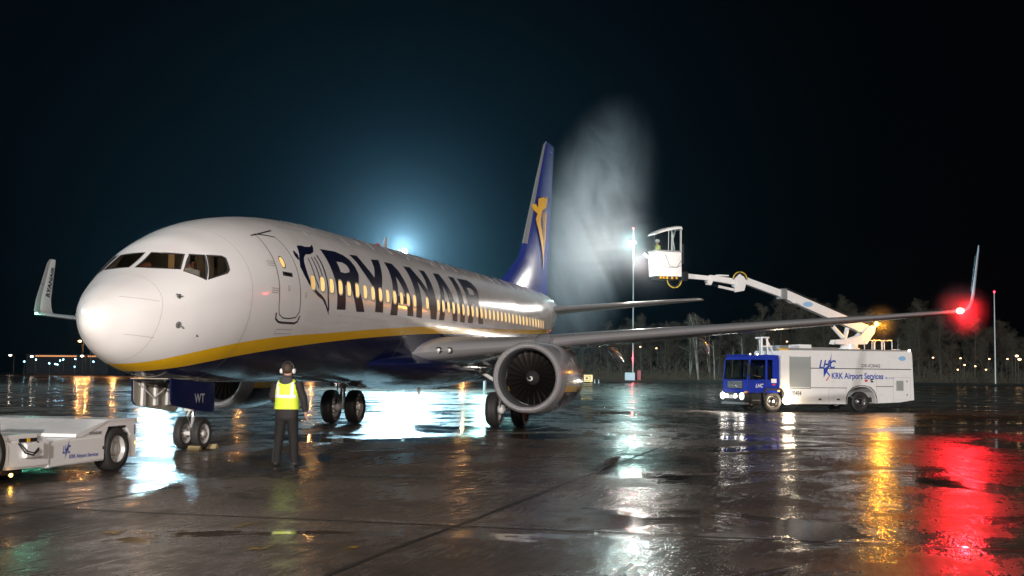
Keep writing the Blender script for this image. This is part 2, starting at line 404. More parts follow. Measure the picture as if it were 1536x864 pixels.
# ---- cockpit glazing
def xfront(y, z):
    lo, hi = 0.0, 5.0
    for _ in range(30):
        mid = (lo+hi)/2; c = fzc(mid); r = (ftop(mid)-c) if z > c else (c-fbot(mid))
        if (y/max(fhw(mid), 1e-4))**2+((z-c)/max(r, 1e-4))**2 < 1: hi = mid
        else: lo = mid
    return hi
def panepoint(u, z, mode, side, inset):
    if mode == 'f': x = xfront(u, z); return Vector((x+inset, u*side*-1 if side == 1 else u, z))
    p = skin(u, z, side); return p+Vector((0, -side*inset, 0))
for side in (-1, 1):
    for key, mode in (('L1', 'f'), ('L2', 's'), ('L3', 's')):
        poly = COCK[key]; b = MB(); fr = MB()
        flat = [Vector((p[0], p[1], 0)) for p in poly]
        bm = bmesh.new(); bm.faces.new([bm.verts.new(p) for p in flat]); bmesh.ops.triangulate(bm, faces=bm.faces[:])
        bmesh.ops.subdivide_edges(bm, edges=bm.edges[:], cuts=4, use_grid_fill=True)
        for v in bm.verts: v.co = panepoint(v.co.x, v.co.y, mode, side, .012)
        b.bm(bm, GLASS)
        # frame: a thin dark gasket round the opening
        P = [Vector(p) for p in poly]; c = sum(P, Vector((0, 0)))/len(P); pts = []
        for i in range(len(P)):
            a, d = P[i], P[(i+1) % len(P)]
            for k in range(6): pts.append(a+(d-a)*k/6)
        o1 = [panepoint(q.x, q.y, mode, side, -.006) for q in [c+(q-c)*1.0+(q-c).normalized()*.012 for q in pts]]
        o2 = [panepoint(q.x, q.y, mode, side, -.006) for q in [c+(q-c)-(q-c).normalized()*.018 for q in pts]]
        o3 = [panepoint(q.x, q.y, mode, side, .05) for q in [c+(q-c)-(q-c).normalized()*.018 for q in pts]]
        fr.loft([o1, o2, o3], mat('window_gasket', (.05, .05, .052), .4), cap=False)
        f = fr.build('cockpit_window', plane, True)
        b.build('pane', f, True)
# ---- cockpit interior (seen through the glass)
CPT = mat('cockpit_tan_lining', (.42, .30, .19), .7); CPD = mat('cockpit_dark_panel', (.03, .028, .025), .6)
b = MB()
b.prism([(.95*fpt(3.35, 2*math.pi*k/40).y, 3.35+(fpt(3.35, 2*math.pi*k/40).z-3.35)*.95) for k in range(40)], 3.35, 3.4, CPD, 'x')
b.box((3.28, .12, 2.4), (3.345, .26, 4.4), CPT); b.box((3.28, -.30, 2.4), (3.345, -.16, 4.4), CPT); b.box((3.29, -.80, 2.4), (3.345, -.45, 4.4), mat('cockpit_brown_panel', (.10, .07, .045), .7))
b.prism([(1.75, 3.40), (2.3, 3.62), (2.42, 3.58), (2.45, 3.2), (1.85, 3.2)], -.85, .85, mat('glare_shield', (.20, .12, .07), .8))
b.box((2.6, -.22, 4.12), (3.1, .22, 4.3), CPD)
b.box((1.9, -1.2, 2.35), (3.4, 1.2, 2.4), CPD)
b.build('cockpit_interior', plane)
for y in (-.52, .52):
    b = MB(); b.box((2.75, y-.24, 3.0), (2.87, y+.24, 3.72), mat('seat_brown', (.12, .045, .03), .8), .04); b.box((2.78, y-.13, 3.74), (2.86, y+.13, 3.92), MAT['seat_brown'], .03)
    b.box((2.35, y-.24, 2.9), (2.86, y+.24, 3.0), MAT['seat_brown'], .03); b.build('pilot_seat', plane, True)
point('cockpit_dome_light', (2.45, -.02, 4.05), 10, (1.0, .72, .42), .05)

# ---- titles and emblem
L = {
'R':[(7.1,4.59),(8.02,4.62),(8.46,4.57),(8.74,4.48),(8.92,4.32),(8.98,4.14),(8.89,3.97),(8.79,3.82),(8.95,3.6),(9.26,3.21),(8.73,3.19),(8.57,3.4),(8.37,3.66),(8.24,3.81),(7.93,3.79),(7.93,3.54),(8.0,3.2),(7.47,3.18),(7.41,3.51),(7.35,3.77),(7.24,4.09),(7.17,4.34)],
'Rh':[(7.75,4.35),(8.12,4.36),(8.35,4.31),(8.43,4.21),(8.38,4.14),(8.05,4.09),(7.79,4.1),(7.78,4.22)],
'Y':[(8.95,4.63),(9.5,4.66),(9.67,4.46),(9.91,4.28),(10.1,4.14),(10.35,4.4),(10.49,4.65),(11.12,4.69),(10.93,4.47),(10.72,4.21),(10.5,3.92),(10.52,3.68),(10.57,3.26),(10.0,3.25),(9.98,3.56),(9.94,3.82),(9.68,4.0),(9.36,4.25),(9.17,4.47)],
'A':[(11.5,4.67),(12.14,4.68),(12.37,4.49),(12.51,4.25),(12.67,3.97),(12.84,3.7),(13.0,3.28),(12.5,3.27),(12.42,3.59),(11.69,3.58),(11.68,3.24),(11.14,3.23),(11.17,3.5),(11.29,3.73),(11.42,4.16),(11.49,4.45)],
'Ah':[(11.88,4.31),(12.06,4.14),(12.2,3.97),(12.3,3.79),(11.71,3.77),(11.79,4.04)],
'N':[(13.10,4.69),(13.7,4.71),(13.79,4.6),(14.09,4.35),(14.42,4.1),(14.5,4.4),(14.5,4.59),(14.44,4.7),(14.96,4.71),(14.98,4.46),(15.0,4.21),(15.03,3.94),(15.05,3.67),(15.08,3.28),(14.56,3.27),(14.38,3.6),(14.26,3.8),(14.1,3.99),(13.68,4.3),(13.68,3.94),(13.69,3.59),(13.74,3.26),(13.24,3.27),(13.22,3.57),(13.2,3.7),(13.18,4.03),(13.15,4.32),(13.13,4.53)],
'A2':[(15.78,4.71),(16.43,4.74),(16.54,4.56),(16.68,4.3),(16.85,4.07),(16.98,3.82),(17.09,3.56),(17.17,3.31),(16.68,3.31),(16.57,3.67),(15.88,3.65),(15.82,3.29),(15.32,3.28),(15.39,3.59),(15.51,3.88),(15.66,4.21),(15.73,4.47)],
'A2h':[(16.12,4.37),(16.27,4.13),(16.38,3.87),(15.9,3.85),(16.0,4.12)],
'I':[(17.38,4.74),(17.96,4.75),(17.95,4.56),(17.94,4.27),(17.93,3.97),(17.93,3.68),(17.95,3.31),(17.46,3.31),(17.44,3.65),(17.43,3.99),(17.41,4.3),(17.40,4.6)],
'R2':[(18.34,4.75),(19.5,4.78),(19.9,4.71),(20.08,4.56),(20.04,4.38),(19.84,4.16),(19.64,4.0),(19.78,3.85),(19.90,3.68),(20.07,3.35),(19.52,3.34),(19.4,3.6),(19.27,3.82),(19.16,3.94),(18.91,3.98),(18.87,3.78),(18.85,3.33),(18.31,3.32),(18.33,3.62),(18.36,3.95),(18.37,4.2),(18.36,4.44),(18.35,4.62)],
'R2h':[(18.85,4.49),(19.30,4.5),(19.50,4.42),(19.5,4.32),(19.35,4.27),(18.87,4.27)],
'harp':[(5.81,4.54),(6.05,4.57),(6.26,4.56),(6.57,4.59),(6.8,4.67),(6.68,4.55),(6.54,4.46),(6.29,4.39),(6.01,4.36),(5.84,4.28),(5.75,4.18),(5.72,4.05),(5.74,3.9),(5.83,3.74),(5.99,3.61),(6.26,3.52),(6.51,3.45),(6.72,3.35),(6.92,3.17),(7.08,3.02),(6.95,3.09),(6.76,3.23),(6.56,3.35),(6.21,3.44),(5.94,3.56),(5.74,3.67),(5.55,3.85),(5.45,4.03),(5.54,4.2),(5.67,4.34)],
'wing':[(5.43,4.38),(5.50,4.40),(5.58,4.31),(5.54,4.2),(5.46,4.19),(5.39,4.28)]}
for k, h in (('R', 'Rh'), ('Y', 0), ('A', 'Ah'), ('N', 0), ('A2', 'A2h'), ('I', 0), ('R2', 'R2h')):
    decal('title_letter', L[k], [L[h]] if h else [], LETTER, plane)
e = decal('harp_emblem', L['harp'], [], LETTER, plane)
decal('wing_mark', L['wing'], [], LETTER, e)
b = MB()
for pts, wd in (([(6.04,4.28),(6.08,4.04),(6.15,3.81),(6.31,3.62)], .045), ([(6.26,4.32),(6.33,4.06),(6.39,3.81),(6.52,3.55)], .05), ([(6.44,4.34),(6.52,4.14),(6.57,3.93),(6.62,3.6)], .05), ([(6.65,4.4),(6.73,4.22),(6.78,3.96),(6.83,3.75),(6.86,3.45),(6.98,3.12)], .07)):
    ribbon(b, pts, wd, LETTER)
b.build('harp_strings', e, True)
# ---- cabin windows
WX = [5.97+.545*k for k in range(14)]+[14.17, 15.21]+[15.70+.516*k for k in range(27)]
def wring(x, rx, rz, n=20, k=.0):
    out = []
    for j in range(n):
        t = 2*math.pi*j/n; ct, st = math.cos(t), math.sin(t)
        out.append((x+rx*math.copysign(abs(ct)**.6, ct), 3.715+rz*math.copysign(abs(st)**.6, st)))
    return out
protos = {}
for x in WX:
    key = 'a' if 7 < x < 26 else x
    if key not in protos:
        fr = MB(); a = [skin(q[0], q[1], -1, .012) for q in wring(x, .145, .195)]; c = [skin(q[0], q[1], -1, .013) for q in wring(x, .115, .165)]; d = [skin(q[0], q[1], -1, -.0) for q in wring(x, .110, .160)]
        fr.loft([a, c, d], mat('window_surround', (.55, .54, .52), .4), cap=False)
        pn = MB(); vs = [skin(q[0], q[1], -1, .009) for q in wring(x, .113, .163)]
        rr = [[skin(q[0], q[1], -1, .009) for q in wring(x, .113*s, .163*s)] for s in (1, .66, .33, .02)]
        pn.loft(rr, WINLIT if hash(round(x, 1)) % 3 else WINDIM, cap=False)
        f = fr.build('cabin_window', plane, True); p = pn.build('pane', f, True)
        protos[key] = (f, p, x)
    else:
        f0, p0, x0 = protos[key]
        f = f0.copy(); COL.objects.link(f); f.location.x = x-x0; p = p0.copy(); COL.objects.link(p); p.parent = f
# ---- front left door
DO = [(4.40,4.66),(4.8,4.67),(5.1,4.66),(5.16,4.49),(5.2,4.3),(5.23,4.08),(5.26,3.8),(5.30,3.53),(5.37,3.21),(5.40,3.02),(5.29,2.89),(4.98,2.85),(4.68,2.85),(4.47,2.92),(4.38,3.1),(4.34,3.47),(4.32,3.73),(4.33,4.03),(4.34,4.3),(4.36,4.49)]
b = MB(); ribbon(b, DO, .022, LINE, close=True); door = b.build('cabin_door', plane, True)
b = MB(); ribbon(b, [(4.66+.10*math.cos(t*.5236), 4.06+.13*math.sin(t*.5236)) for t in range(12)], .02, LINE, .009, True); wf = b.build('door_window', door, True)
decal('pane', [(4.66+.085*math.cos(t*.5236), 4.06+.115*math.sin(t*.5236)) for t in range(12)], [], WINLIT, wf, .007)
decal('handle_recess', [(4.54,3.85),(4.97,3.85),(4.97,3.76),(4.54,3.76)], [], LINE, door, .008)
b = MB(); ribbon(b, [(4.60, 3.82), (4.9, 3.79)], .03, ALU, .016); b.build('handle', door, True)
b = MB(); ribbon(b, [(4.33,2.95),(4.37,2.82),(4.52,2.76),(4.68,2.75),(5.30,2.76),(5.42,2.80),(5.47,2.93)], .045, LINE, .008); b.build('scuff_plate', door, True)
b = MB(); ribbon(b, [(4.18,4.60),(5.27,4.83)], .02, LINE, .010); b.build('rain_gutter', plane, True)
SERV = mat('stencil_grey', (.35, .34, .33), .5)
b = MB()
for (x, z, a) in ((4.02, 4.04, .3), (4.02, 3.46, .3), (4.72, 3.55, .1), (5.55, 3.45, .12)):
    for k in range(3): ribbon(b, [(x, z-.045*k), (x+a, z-.045*k)], .015, SERV, .006)
b.build('service_stencils', plane, True)
# ---- radome seam, panel lines, probes, antennas
b = MB()
ths = [2*math.pi*j/96 for j in range(97)]
def ring_line(x, wd, m, t0=0, t1=97, bow=0.0):
    vs = []
    for t in ths[t0:t1]:
        xx = x+bow*math.sin(t)
        for s in (-1, 1):
            p = fpt(xx+s*wd/2, t); p = p+Vector((0, p.y, p.z-fzc(xx))).normalized()*.004; vs.append(p)
    b.add(vs, [(2*i, 2*i+1, 2*i+3, 2*i+2) for i in range(len(vs)//2-1)], m)
ring_line(1.02, .010, mat('radome_seam', (.50, .48, .46), .5), bow=.12)
for x in (3.3, 12.6, 18.6, 24.2, 29.0): ring_line(x, .010, LINESOFT)
for z0, z1 in ((3.06, 3.0), (2.35, 2.3)): ribbon(b, [(.45, z0), (1.0, z1)], .006, LINESOFT, .004)
ribbon(b, [(5.9, 5.0), (26, 5.0)], .008, LINESOFT, .004)
ribbon(b, [(4.55, 2.50), (5.35, 2.53), (5.35, 2.62), (4.55, 2.60)], .008, LINESOFT, .004, True)
b.build('panel_seams', plane, True)
b = MB()
for x in (16.50, 17.70): ribbon(b, rline([(x, 3.27), (x+.56, 3.27), (x+.56, 4.22), (x, 4.22)], .12), .014, mat('exit_outline', (.22, .21, .21), .5), .009, True)
b.build('overwing_exit_outlines', plane, True)
b = MB(); rv = mat('rivet_grey', (.50, .49, .48), .5)
for x in [k*.508+7.6 for k in range(38)]:
    for z in (2.9, 3.05, 4.95, 5.1):
        p = skin(x, z, -1, .004)
        if z < ST(x)+.05: continue
        ribbon(b, [(x, z), (x+.30, z)], .006, rv, .004)
b.build('skin_lap_rivets', plane, True)
b = MB(); rf_ = random.Random(3); fr_ = mat('crown_dash_white', (.88, .90, .93), .65)  # whitish dashes scattered along the upper skin
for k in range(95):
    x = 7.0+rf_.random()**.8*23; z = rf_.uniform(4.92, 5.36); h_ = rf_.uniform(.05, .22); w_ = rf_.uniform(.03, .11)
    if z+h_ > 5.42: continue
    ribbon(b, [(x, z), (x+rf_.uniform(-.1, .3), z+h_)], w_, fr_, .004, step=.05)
kind(b.build('crown_dashes', plane, True), 'stuff')
def probe(x, z, ln=.2, pl=.05):
    b = MB(); p = skin(x, z, -1, 0); n = (skin(x, z, -1, .1)-p).normalized()
    b.tube([p, p+n*.07, p+n*.10+Vector((-.05, 0, 0))], .018, DARKM, 8); b.tube([p+n*.10+Vector((-.05, 0, 0)), p+n*.10+Vector((-ln, 0, 0))], .012, ALU, 8)
    t = n.cross(Vector((1, 0, 0))).normalized(); a = t.cross(n)
    b.add([p+n*.005+(t*math.cos(k*.5236)+a*math.sin(k*.5236))*pl for k in range(12)], [tuple(range(12))], STEEL)
    b.build('pitot_probe', plane, True)
probe(1.38, 3.11); probe(1.40, 2.56, .1, .07)
b = MB(); b.prism([(3.02, 1.75), (3.2, 1.76), (3.12, 1.86), (3.05, 1.9)], -1.62, -1.60, DARKM); 
for (x, h, l) in ((15.5, .36, .30), (9.2, .0, 0)):
    if h:
        z = ftop(x); b = MB(); b.prism([(x, z-.03), (x+l, z-.03), (x+l*.95, z+h), (x+l*.5, z+h)], -.02, .02, GREY); b.build('blade_antenna', plane)
bb = MB(); zb = fbot(8.6); bb.prism([(8.5, zb+.03), (8.8, zb+.03), (8.75, zb-.3), (8.62, zb-.3)], -.02, .02, TWHITE); bb.build('blade_antenna', plane)
bb = MB(); zb = 1.3; bb.prism([(17.5, zb+.03), (17.8, zb+.03), (17.75, zb-.28), (17.62, zb-.28)], -.5, -.46, TWHITE); bb.build('blade_antenna', plane)
def ret_beacon():
    b = MB(); b.ball((15.0, 0, ftop(15)+.04), .1, mat('beacon_glass_red', (.4, .02, .02), .2), (1.2, 1, .8)); b.build('beacon_lamp', plane, True)
ret_beacon()

# ---- wings
AF = [(1, 0), (.85, .016), (.65, .038), (.45, .052), (.28, .055), (.15, .045), (.07, .032), (.025, .019), (0, 0), (.02, -.014), (.07, -.024), (.18, -.036), (.35, -.042), (.6, -.03), (.82, -.012)]
def section(le, chord, thick, up=Vector((0, 0, 1)), back=Vector((1, 0, 0)), drop=0.0):
    k = thick/.107
    return [Vector(le)+back*(a*chord)+up*(t*chord*k - drop*a) for a, t in AF]
def wingmesh(secs, name, m_top, m_le, parent):
    b = MB(); n = len(AF); rings = [section(*s) for s in secs]
    im, il = b.mi(m_top), b.mi(m_le)
    b.v = [p for r in rings for p in r]
    for i in range(len(rings)-1):
        for j in range(n):
            b.f.append([i*n+j, i*n+(j+1) % n, (i+1)*n+(j+1) % n, (i+1)*n+j]); b.m.append(il if 4 <= j <= 9 else im)
    b.f.append(list(range(n))); b.m.append(im); b.f.append([(len(rings)-1)*n+j for j in range(n)]); b.m.append(im)
    return b.build(name, parent, True, angle=50)
WING = mat('wing_grey_paint', (.20, .21, .225), .24, rvar=.1, nscale=1.0, coat=.3)
for s in (-1, 1):
    secs = []
    for y in (0.6, 1.88, 2.6, 3.6, 4.83, 6.5, 9, 11.5, 14, 16, 17.1):
        le = 14.02 if y <= 1.88 else (16.55+(y-4.83)*.5206 if y > 3.6 else 14.02+(y-1.88)*1.13)
        te = 21.0 if y < 5.7 else 21.05+(y-5.7)*.298
        z = 2.30+(y-1.88)*.118 if y < 5.97 else 2.79+(y-5.97)*.098
        secs.append(((le, s*y, z), te-le, .145-.045*min(1, y/17)))
    wingo = wingmesh(secs, 'wing', WING, EDGE, plane)
    # blended winglet
    ws = []
    for k, (y, z, le, ch) in enumerate(((17.1, 3.88, 22.94, 1.44), (17.30, 3.92, 23.08, 1.34), (17.45, 4.04, 23.24, 1.22), (17.55, 4.24, 23.42, 1.10), (17.62, 4.5, 23.58, 1.0), (17.88, 6.05, 24.62, .56), (17.90, 6.22, 24.82, .40))):
        a = [rad(q) for q in (6, 25, 45, 65, 80, 81, 81)][k]
        ws.append(((le, s*y, z), ch, .09, Vector((0, -s*math.sin(a), math.cos(a)))))
    wl = wingmesh(ws, 'winglet', TWHITE, EDGE, plane)
    def onw(u, v, s=s):
        # u runs up the winglet, v towards the leading edge
        t = u/1.75; le = Vector((23.58+1.04*t, s*17.62+s*.26*t, 4.5+1.55*t)); ch = 1.0-.44*t
        fr = .64-(v/1.0); 
        p = le+Vector((1, 0, 0))*ch*(fr)
        return p+Vector((0, -s*.062, .01))
    vs, fs = text_polys('RYANAIR', .40, .012, shear=.25)
    x0 = min(v.x for v in vs); x1 = max(v.x for v in vs); k = 1.42/(x1-x0); b = MB()
    # port winglet reads from outside, starboard from inside; reading up the blade
    b.add([onw(.12+(v.x-x0)*k, (v.y-.14)*1.0 if s > 0 else -(v.y-.14)) for v in vs], fs, LETTER); b.build('winglet_title', wl)
    # flap track fairings
    for y, ln in ((3.5, 2.3), (6.2, 2.1), (9.0, 1.9)):
        te = 21.05+max(0, y-5.7)*.298; z = 2.62+(y-5.97)*.11-.20; b = MB(); rings = []
        for a, hz, hy, dz in ((-.8, .01, .01, .12), (-.6, .10, .07, .08), (-.3, .17, .11, 0), (0, .20, .12, -.06), (.25, .17, .10, -.15), (.45, .10, .06, -.25), (.55, .01, .01, -.31)):
            rings.append([(te+a*ln, s*y+hy*math.cos(2*math.pi*k/14), z+dz+hz*math.sin(2*math.pi*k/14)) for k in range(14)])
        b.loft(rings, WING); b.build('flap_track_fairing', plane, True)
    if s < 0:
        b = MB()
        b.prism([(20.5, 2.35), (21.4, 2.28), (21.5, 2.2), (20.5, 2.18)], -2.2, -4.0, WING)
        b.build('inboard_flap', plane)
    # landing lights in the wing root
    for y in (2.18, 2.42):
        le = 14.02+(y-1.88)*1.13; b = MB(); b.lathe([(.03, .001), (.02, .06), (-.01, .085), (-.03, .09), (.05, .095)], (le+.0, s*y, 2.37+.0), ALU, n=16)
        b.ball((le+.0, s*y, 2.37), .05, mat('lamp_glass', (.7, .7, .66), .08), (.5, 1, 1)); b.build('landing_light', plane, True)
for s, nm, col in ((-1, 'navigation_light', (1, .03, .02)), (1, 'navigation_light', (.15, 1, .6))):
    b = MB(); b.ball((22.93, s*17.12, 3.90), .12 if s < 0 else .05, lamp('nav_red' if s < 0 else 'nav_green', col, 160 if s < 0 else 30, False), (1.4, 1, .8)); b.build(nm, plane, True)
point('port_navigation_glow', (22.76, -17.18, 3.88), 1300, (1.0, .012, .02), .09, 155, (20.8, -19.6, 2.9), .5)
point('port_tip_glow', (22.70, -17.12, 3.86), 130, (1.0, .015, .02), .07)
point('starboard_navigation_glow', (22.78, 17.12, 3.88), 40, (.2, 1.0, .6), .06)
# wing to body fairing
b = MB(); rings = []
for k in range(33):
    t = k/32; x = 11.0+12.8*t; e = math.sin(math.pi*t)**.6 if 0 < t < 1 else 0
    rings.append([(x, (1.0+1.13*e)*math.cos(a), 1.95+((.1+.50*e) if math.sin(a) > 0 else (.05+.72*e))*math.sin(a)) for a in [2*math.pi*j/40 for j in range(40)]])
b.loft(rings, NAVY); b.build('wing_body_fairing', plane, True, angle=80)

# ---- engines
def engine(s):
    c = (0, s*4.83, 1.60); E = MB()
    inner = [(14.95, .79), (14.6, .785), (14.4, .80), (14.28, .84), (14.20, .89)]
    lip = [(14.28, .84), (14.22, .87), (14.17, .925), (14.22, .975), (14.34, 1.005)]
    outer = [(14.34, 1.005), (14.6, 1.035), (15.0, 1.06), (15.6, 1.07), (16.3, 1.055), (17.0, 1.0), (17.7, .92), (18.3, .83), (18.32, .80)]
    m = bpy.data.materials.get('nacelle_livery')
    if not m:
        m = bpy.data.materials.new('nacelle_livery'); m.use_nodes = True; t = m.node_tree; bs = t.nodes['Principled BSDF']
        tc = t.nodes.new('ShaderNodeTexCoord'); sx = t.nodes.new('ShaderNodeSeparateXYZ'); t.links.new(tc.outputs['Object'], sx.inputs[0])
        def gt(sock, v):
            g = t.nodes.new('ShaderNodeMath'); g.operation = 'GREATER_THAN'; g.inputs[1].default_value = v; t.links.new(sock, g.inputs[0]); return g.outputs[0]
        m1 = t.nodes.new('ShaderNodeMix'); m1.data_type = 'RGBA'; m1.inputs[6].default_value = (.006, .010, .05, 1); m1.inputs[7].default_value = (.82, .49, .014, 1)
        m2 = t.nodes.new('ShaderNodeMix'); m2.data_type = 'RGBA'; m2.inputs[7].default_value = (.36, .37, .38, 1)
        m3 = t.nodes.new('ShaderNodeMix'); m3.data_type = 'RGBA'; m3.inputs[6].default_value = (.36, .37, .38, 1)
        t.links.new(gt(sx.outputs['Z'], 1.20), m1.inputs[0]); t.links.new(m1.outputs[2], m2.inputs[6]); t.links.new(gt(sx.outputs['Z'], 1.38), m2.inputs[0])
        t.links.new(m2.outputs[2], m3.inputs[7]); t.links.new(gt(sx.outputs['X'], 14.85), m3.inputs[0]); t.links.new(m3.outputs[2], bs.inputs['Base Color'])
        bs.inputs['Roughness'].default_value = .22; bs.inputs['Coat Weight'].default_value = .5; bs.inputs['Coat Roughness'].default_value = .05
    E.lathe(outer, c, m, n=64, flat=.985); eng = E.build('engine_nacelle', plane, True, angle=50)
    b = MB(); b.lathe(lip, c, EDGE, n=64, flat=.985); b.build('inlet_lip', eng, True, angle=60)
    b = MB(); b.lathe(inner[::-1], c, LINER, n=48); b.build('inlet_duct', eng, True)
    b = MB()
    for k in range(24):
        a = 2*math.pi*k/24; rs = []
        for r, tw, ch in ((.20, .9, .13), (.45, .65, .17), (.76, .35, .20)):
            ca, sa = math.cos(a+.06*r), math.sin(a+.06*r); rad_ = Vector((0, ca, sa)); tan = Vector((0, -sa, ca))
            d = (tan*math.cos(tw)+Vector((1, 0, 0))*math.sin(tw)); nn = d.cross(rad_)
            o = Vector((14.97, c[1], c[2]))+rad_*r
            rs.append([o-d*ch/2, o+nn*.008, o+d*ch/2, o-nn*.008])
        b.loft(rs, FAN)
    b.lathe([(15.12, .0), (15.12, .79)], (0, c[1], c[2]), mat('fan_case_black', (.01, .01, .01), .7), n=32)
    b.build('fan', eng, True)
    b = MB(); b.lathe([(14.66, .002), (14.70, .05), (14.78, .12), (14.90, .19), (14.99, .225), (15.1, .23)], (0, c[1], c[2]), mat('spinner_dark', (.03, .03, .032), .3), n=32); sp = b.build('spinner', eng, True)
    b = MB(); vs = []
    for k in range(30):
        t = k/29; a = 1.2+t*5.2; r = .02+.085*t
        for q, wq in ((-1, .5), (1, .5)):
            rr = r+q*(.004+.016*(1-abs(2*t-1))); xx = 14.655+.10*(rr/.11)**1.35
            vs.append((xx-.006, c[1]+rr*math.cos(a), c[2]+rr*math.sin(a)))
    b.add(vs, [(2*i, 2*i+1, 2*i+3, 2*i+2) for i in range(29)], mat('spiral_white', (.8, .78, .72), .5)); b.build('spiral_mark', sp)
    b = MB(); b.lathe([(17.9, .60), (18.3, .58), (19.0, .47), (19.3, .40), (19.3, .37), (18.8, .38)], c, DARKM, n=32); b.lathe([(18.9, .30), (19.3, .24), (19.8, .04)], c, DARKM, n=24); b.build('exhaust_nozzle', eng, True)
    b = MB(); rs = []
    for x, z0, z1, hw in ((15.3, 2.50, 2.64, .04), (16.0, 2.45, 2.86, .17), (16.9, 2.3, 2.86, .22), (18.2, 2.0, 2.62, .22), (19.8, 2.2, 2.52, .12), (20.8, 2.3, 2.45, .02)):
        rs.append([(x, c[1]-hw, z0), (x, c[1]-hw, z1-.05), (x, c[1]-hw*.4, z1), (x, c[1]+hw*.4, z1), (x, c[1]+hw, z1-.05), (x, c[1]+hw, z0)])
    b.loft(rs, GREY); b.build('pylon', eng, True, angle=50)
    b = MB(); q = Vector((15.4, c[1]-s*-.78, c[2]+.70))
    st = -s
    b.prism([(15.35, 2.30), (15.95, 2.28), (15.9, 2.52), (15.6, 2.50)], c[1]+st*.80, c[1]+st*.83, GREY); b.build('nacelle_chine', eng)
    b = MB(); ring = []
    for x in (15.15, 16.9): b.lathe([(x, (1.066 if x < 16 else 1.013)), (x+.012, (1.068 if x < 16 else 1.012))], c, LINE, n=64, flat=.985)
    b.build('cowl_seams', eng, True)
engine(-1); engine(1)

# ---- tail
def vsec(le, te, z, th):
    ch = te-le; return [Vector((le+a*ch, t*ch*th/.107, z)) for a, t in AF]
b = MB(); n = len(AF)
vs_ = [vsec(28.2, 29.2, 5.44, .02), vsec(29.0, 37.4, 5.40, .10), vsec(31.6, 37.3, 6.50, .10), vsec(32.1, 37.4, 6.75, .10), vsec(32.75, 37.65, 7.4, .10), vsec(35.1, 38.2, 10.6, .10), vsec(36.45, 38.55, 12.35, .09), vsec(36.85, 38.6, 12.58, .05)]
vs_[0] = [Vector((p.x, p.y*.3, p.z-.05)) for p in vs_[0]]
b.mi(BLUE); b.mi(GREY); b.mi(EDGE); b.v = [p for r in vs_[1:] for p in r]
for i in range(len(vs_)-2):
    for j in range(n):
        b.f.append([i*n+j, i*n+(j+1) % n, (i+1)*n+(j+1) % n, (i+1)*n+j]); b.m.append(2 if (5 <= j <= 9 and i >= 3) else 0)
b.f.append([(len(vs_)-2)*n+j for j in range(n)]); b.m.append(1)
fin = b.build('tail_fin', plane, True, angle=50)
def finpt(x, z):
    les = [(6.5, 31.6), (7.4, 32.75), (10.6, 35.1), (12.35, 36.45)]
    le = 31.6
    for (z0, a), (z1, c) in zip(les, les[1:]):
        if z >= z0: le = a+(c-a)*(z-z0)/(z1-z0)
    te = 37.3+(z-6.5)*.22; ch = te-le; q = (x-le)/ch
    t = 0
    for (a0, t0), (a1, t1) in zip(AF[:9], AF[1:9]):
        if a1 <= q <= a0: t = t0+(t1-t0)*(q-a0)/(a1-a0)
    return Vector((x, -(t*ch*.10/.107+.012), z))
def findecal(name, pts, m, par):
    P = [Vector((p[0], p[1], 0)) for p in pts]; tr = geometry.tessellate_polygon([P]); bm = bmesh.new(); bv = [bm.verts.new(p) for p in P]
    for t in tr: bm.faces.new([bv[i] for i in t])
    for ax, no in ((0, (1, 0, 0)), (1, (0, 1, 0))):
        k = 0
        lo = min(p[ax] for p in P); hi = max(p[ax] for p in P)
        while lo+.3*k < hi:
            co = [0, 0, 0]; co[ax] = lo+.3*k
            bmesh.ops.bisect_plane(bm, geom=bm.verts[:]+bm.edges[:]+bm.faces[:], plane_co=co, plane_no=no); k += 1
    for v in bm.verts: v.co = finpt(v.co.x, v.co.y)
    b = MB(); b.bm(bm, m); return b.build(name, par, True)
YT = mat('tail_emblem_yellow', (.85, .48, .03), .35)
fe = findecal('harp_emblem', [(34.87,9.62),(35.6,9.79),(36.29,9.82),(36.63,9.97),(36.68,9.72),(36.37,9.4),(35.52,9.19),(35.27,8.99),(35.11,8.72),(35.12,8.43),(35.45,8.13),(35.72,7.81),(35.95,7.39),(36.13,6.96),(36.01,6.45),(35.88,6.93),(35.52,7.35),(34.94,7.82),(34.4,8.4),(34.29,8.63),(34.59,8.9),(34.68,9.11)], YT, fin)
findecal('wing_mark', [(34.07,9.25),(34.47,9.33),(34.74,9.17),(34.59,8.88),(34.18,9.0)], YT, fin)
for st_ in ([(35.46,9.07),(35.62,9.07),(35.92,7.75),(35.85,7.72)], [(35.85,9.12),(36.0,9.12),(36.10,7.35),(36.05,7.32)], [(36.25,9.32),(36.5,9.1),(36.33,7.98),(36.08,7.1),(36.12,7.85),(36.2,8.86)]):
    findecal('harp_string', st_, YT, fin)
for s in (-1, 1):
    secs = [((33.2, s*.3, 4.50), 4.0, .10), ((33.9, s*1.2, 4.60), 3.6, .10), ((36.75, s*7.0, 5.18), 1.65, .09), ((37.1, s*7.2, 5.20), 1.2, .05)]
    wingmesh(secs, 'tailplane', mat('tailplane_grey', (.30, .30, .31), .3, coat=.3), EDGE, plane)

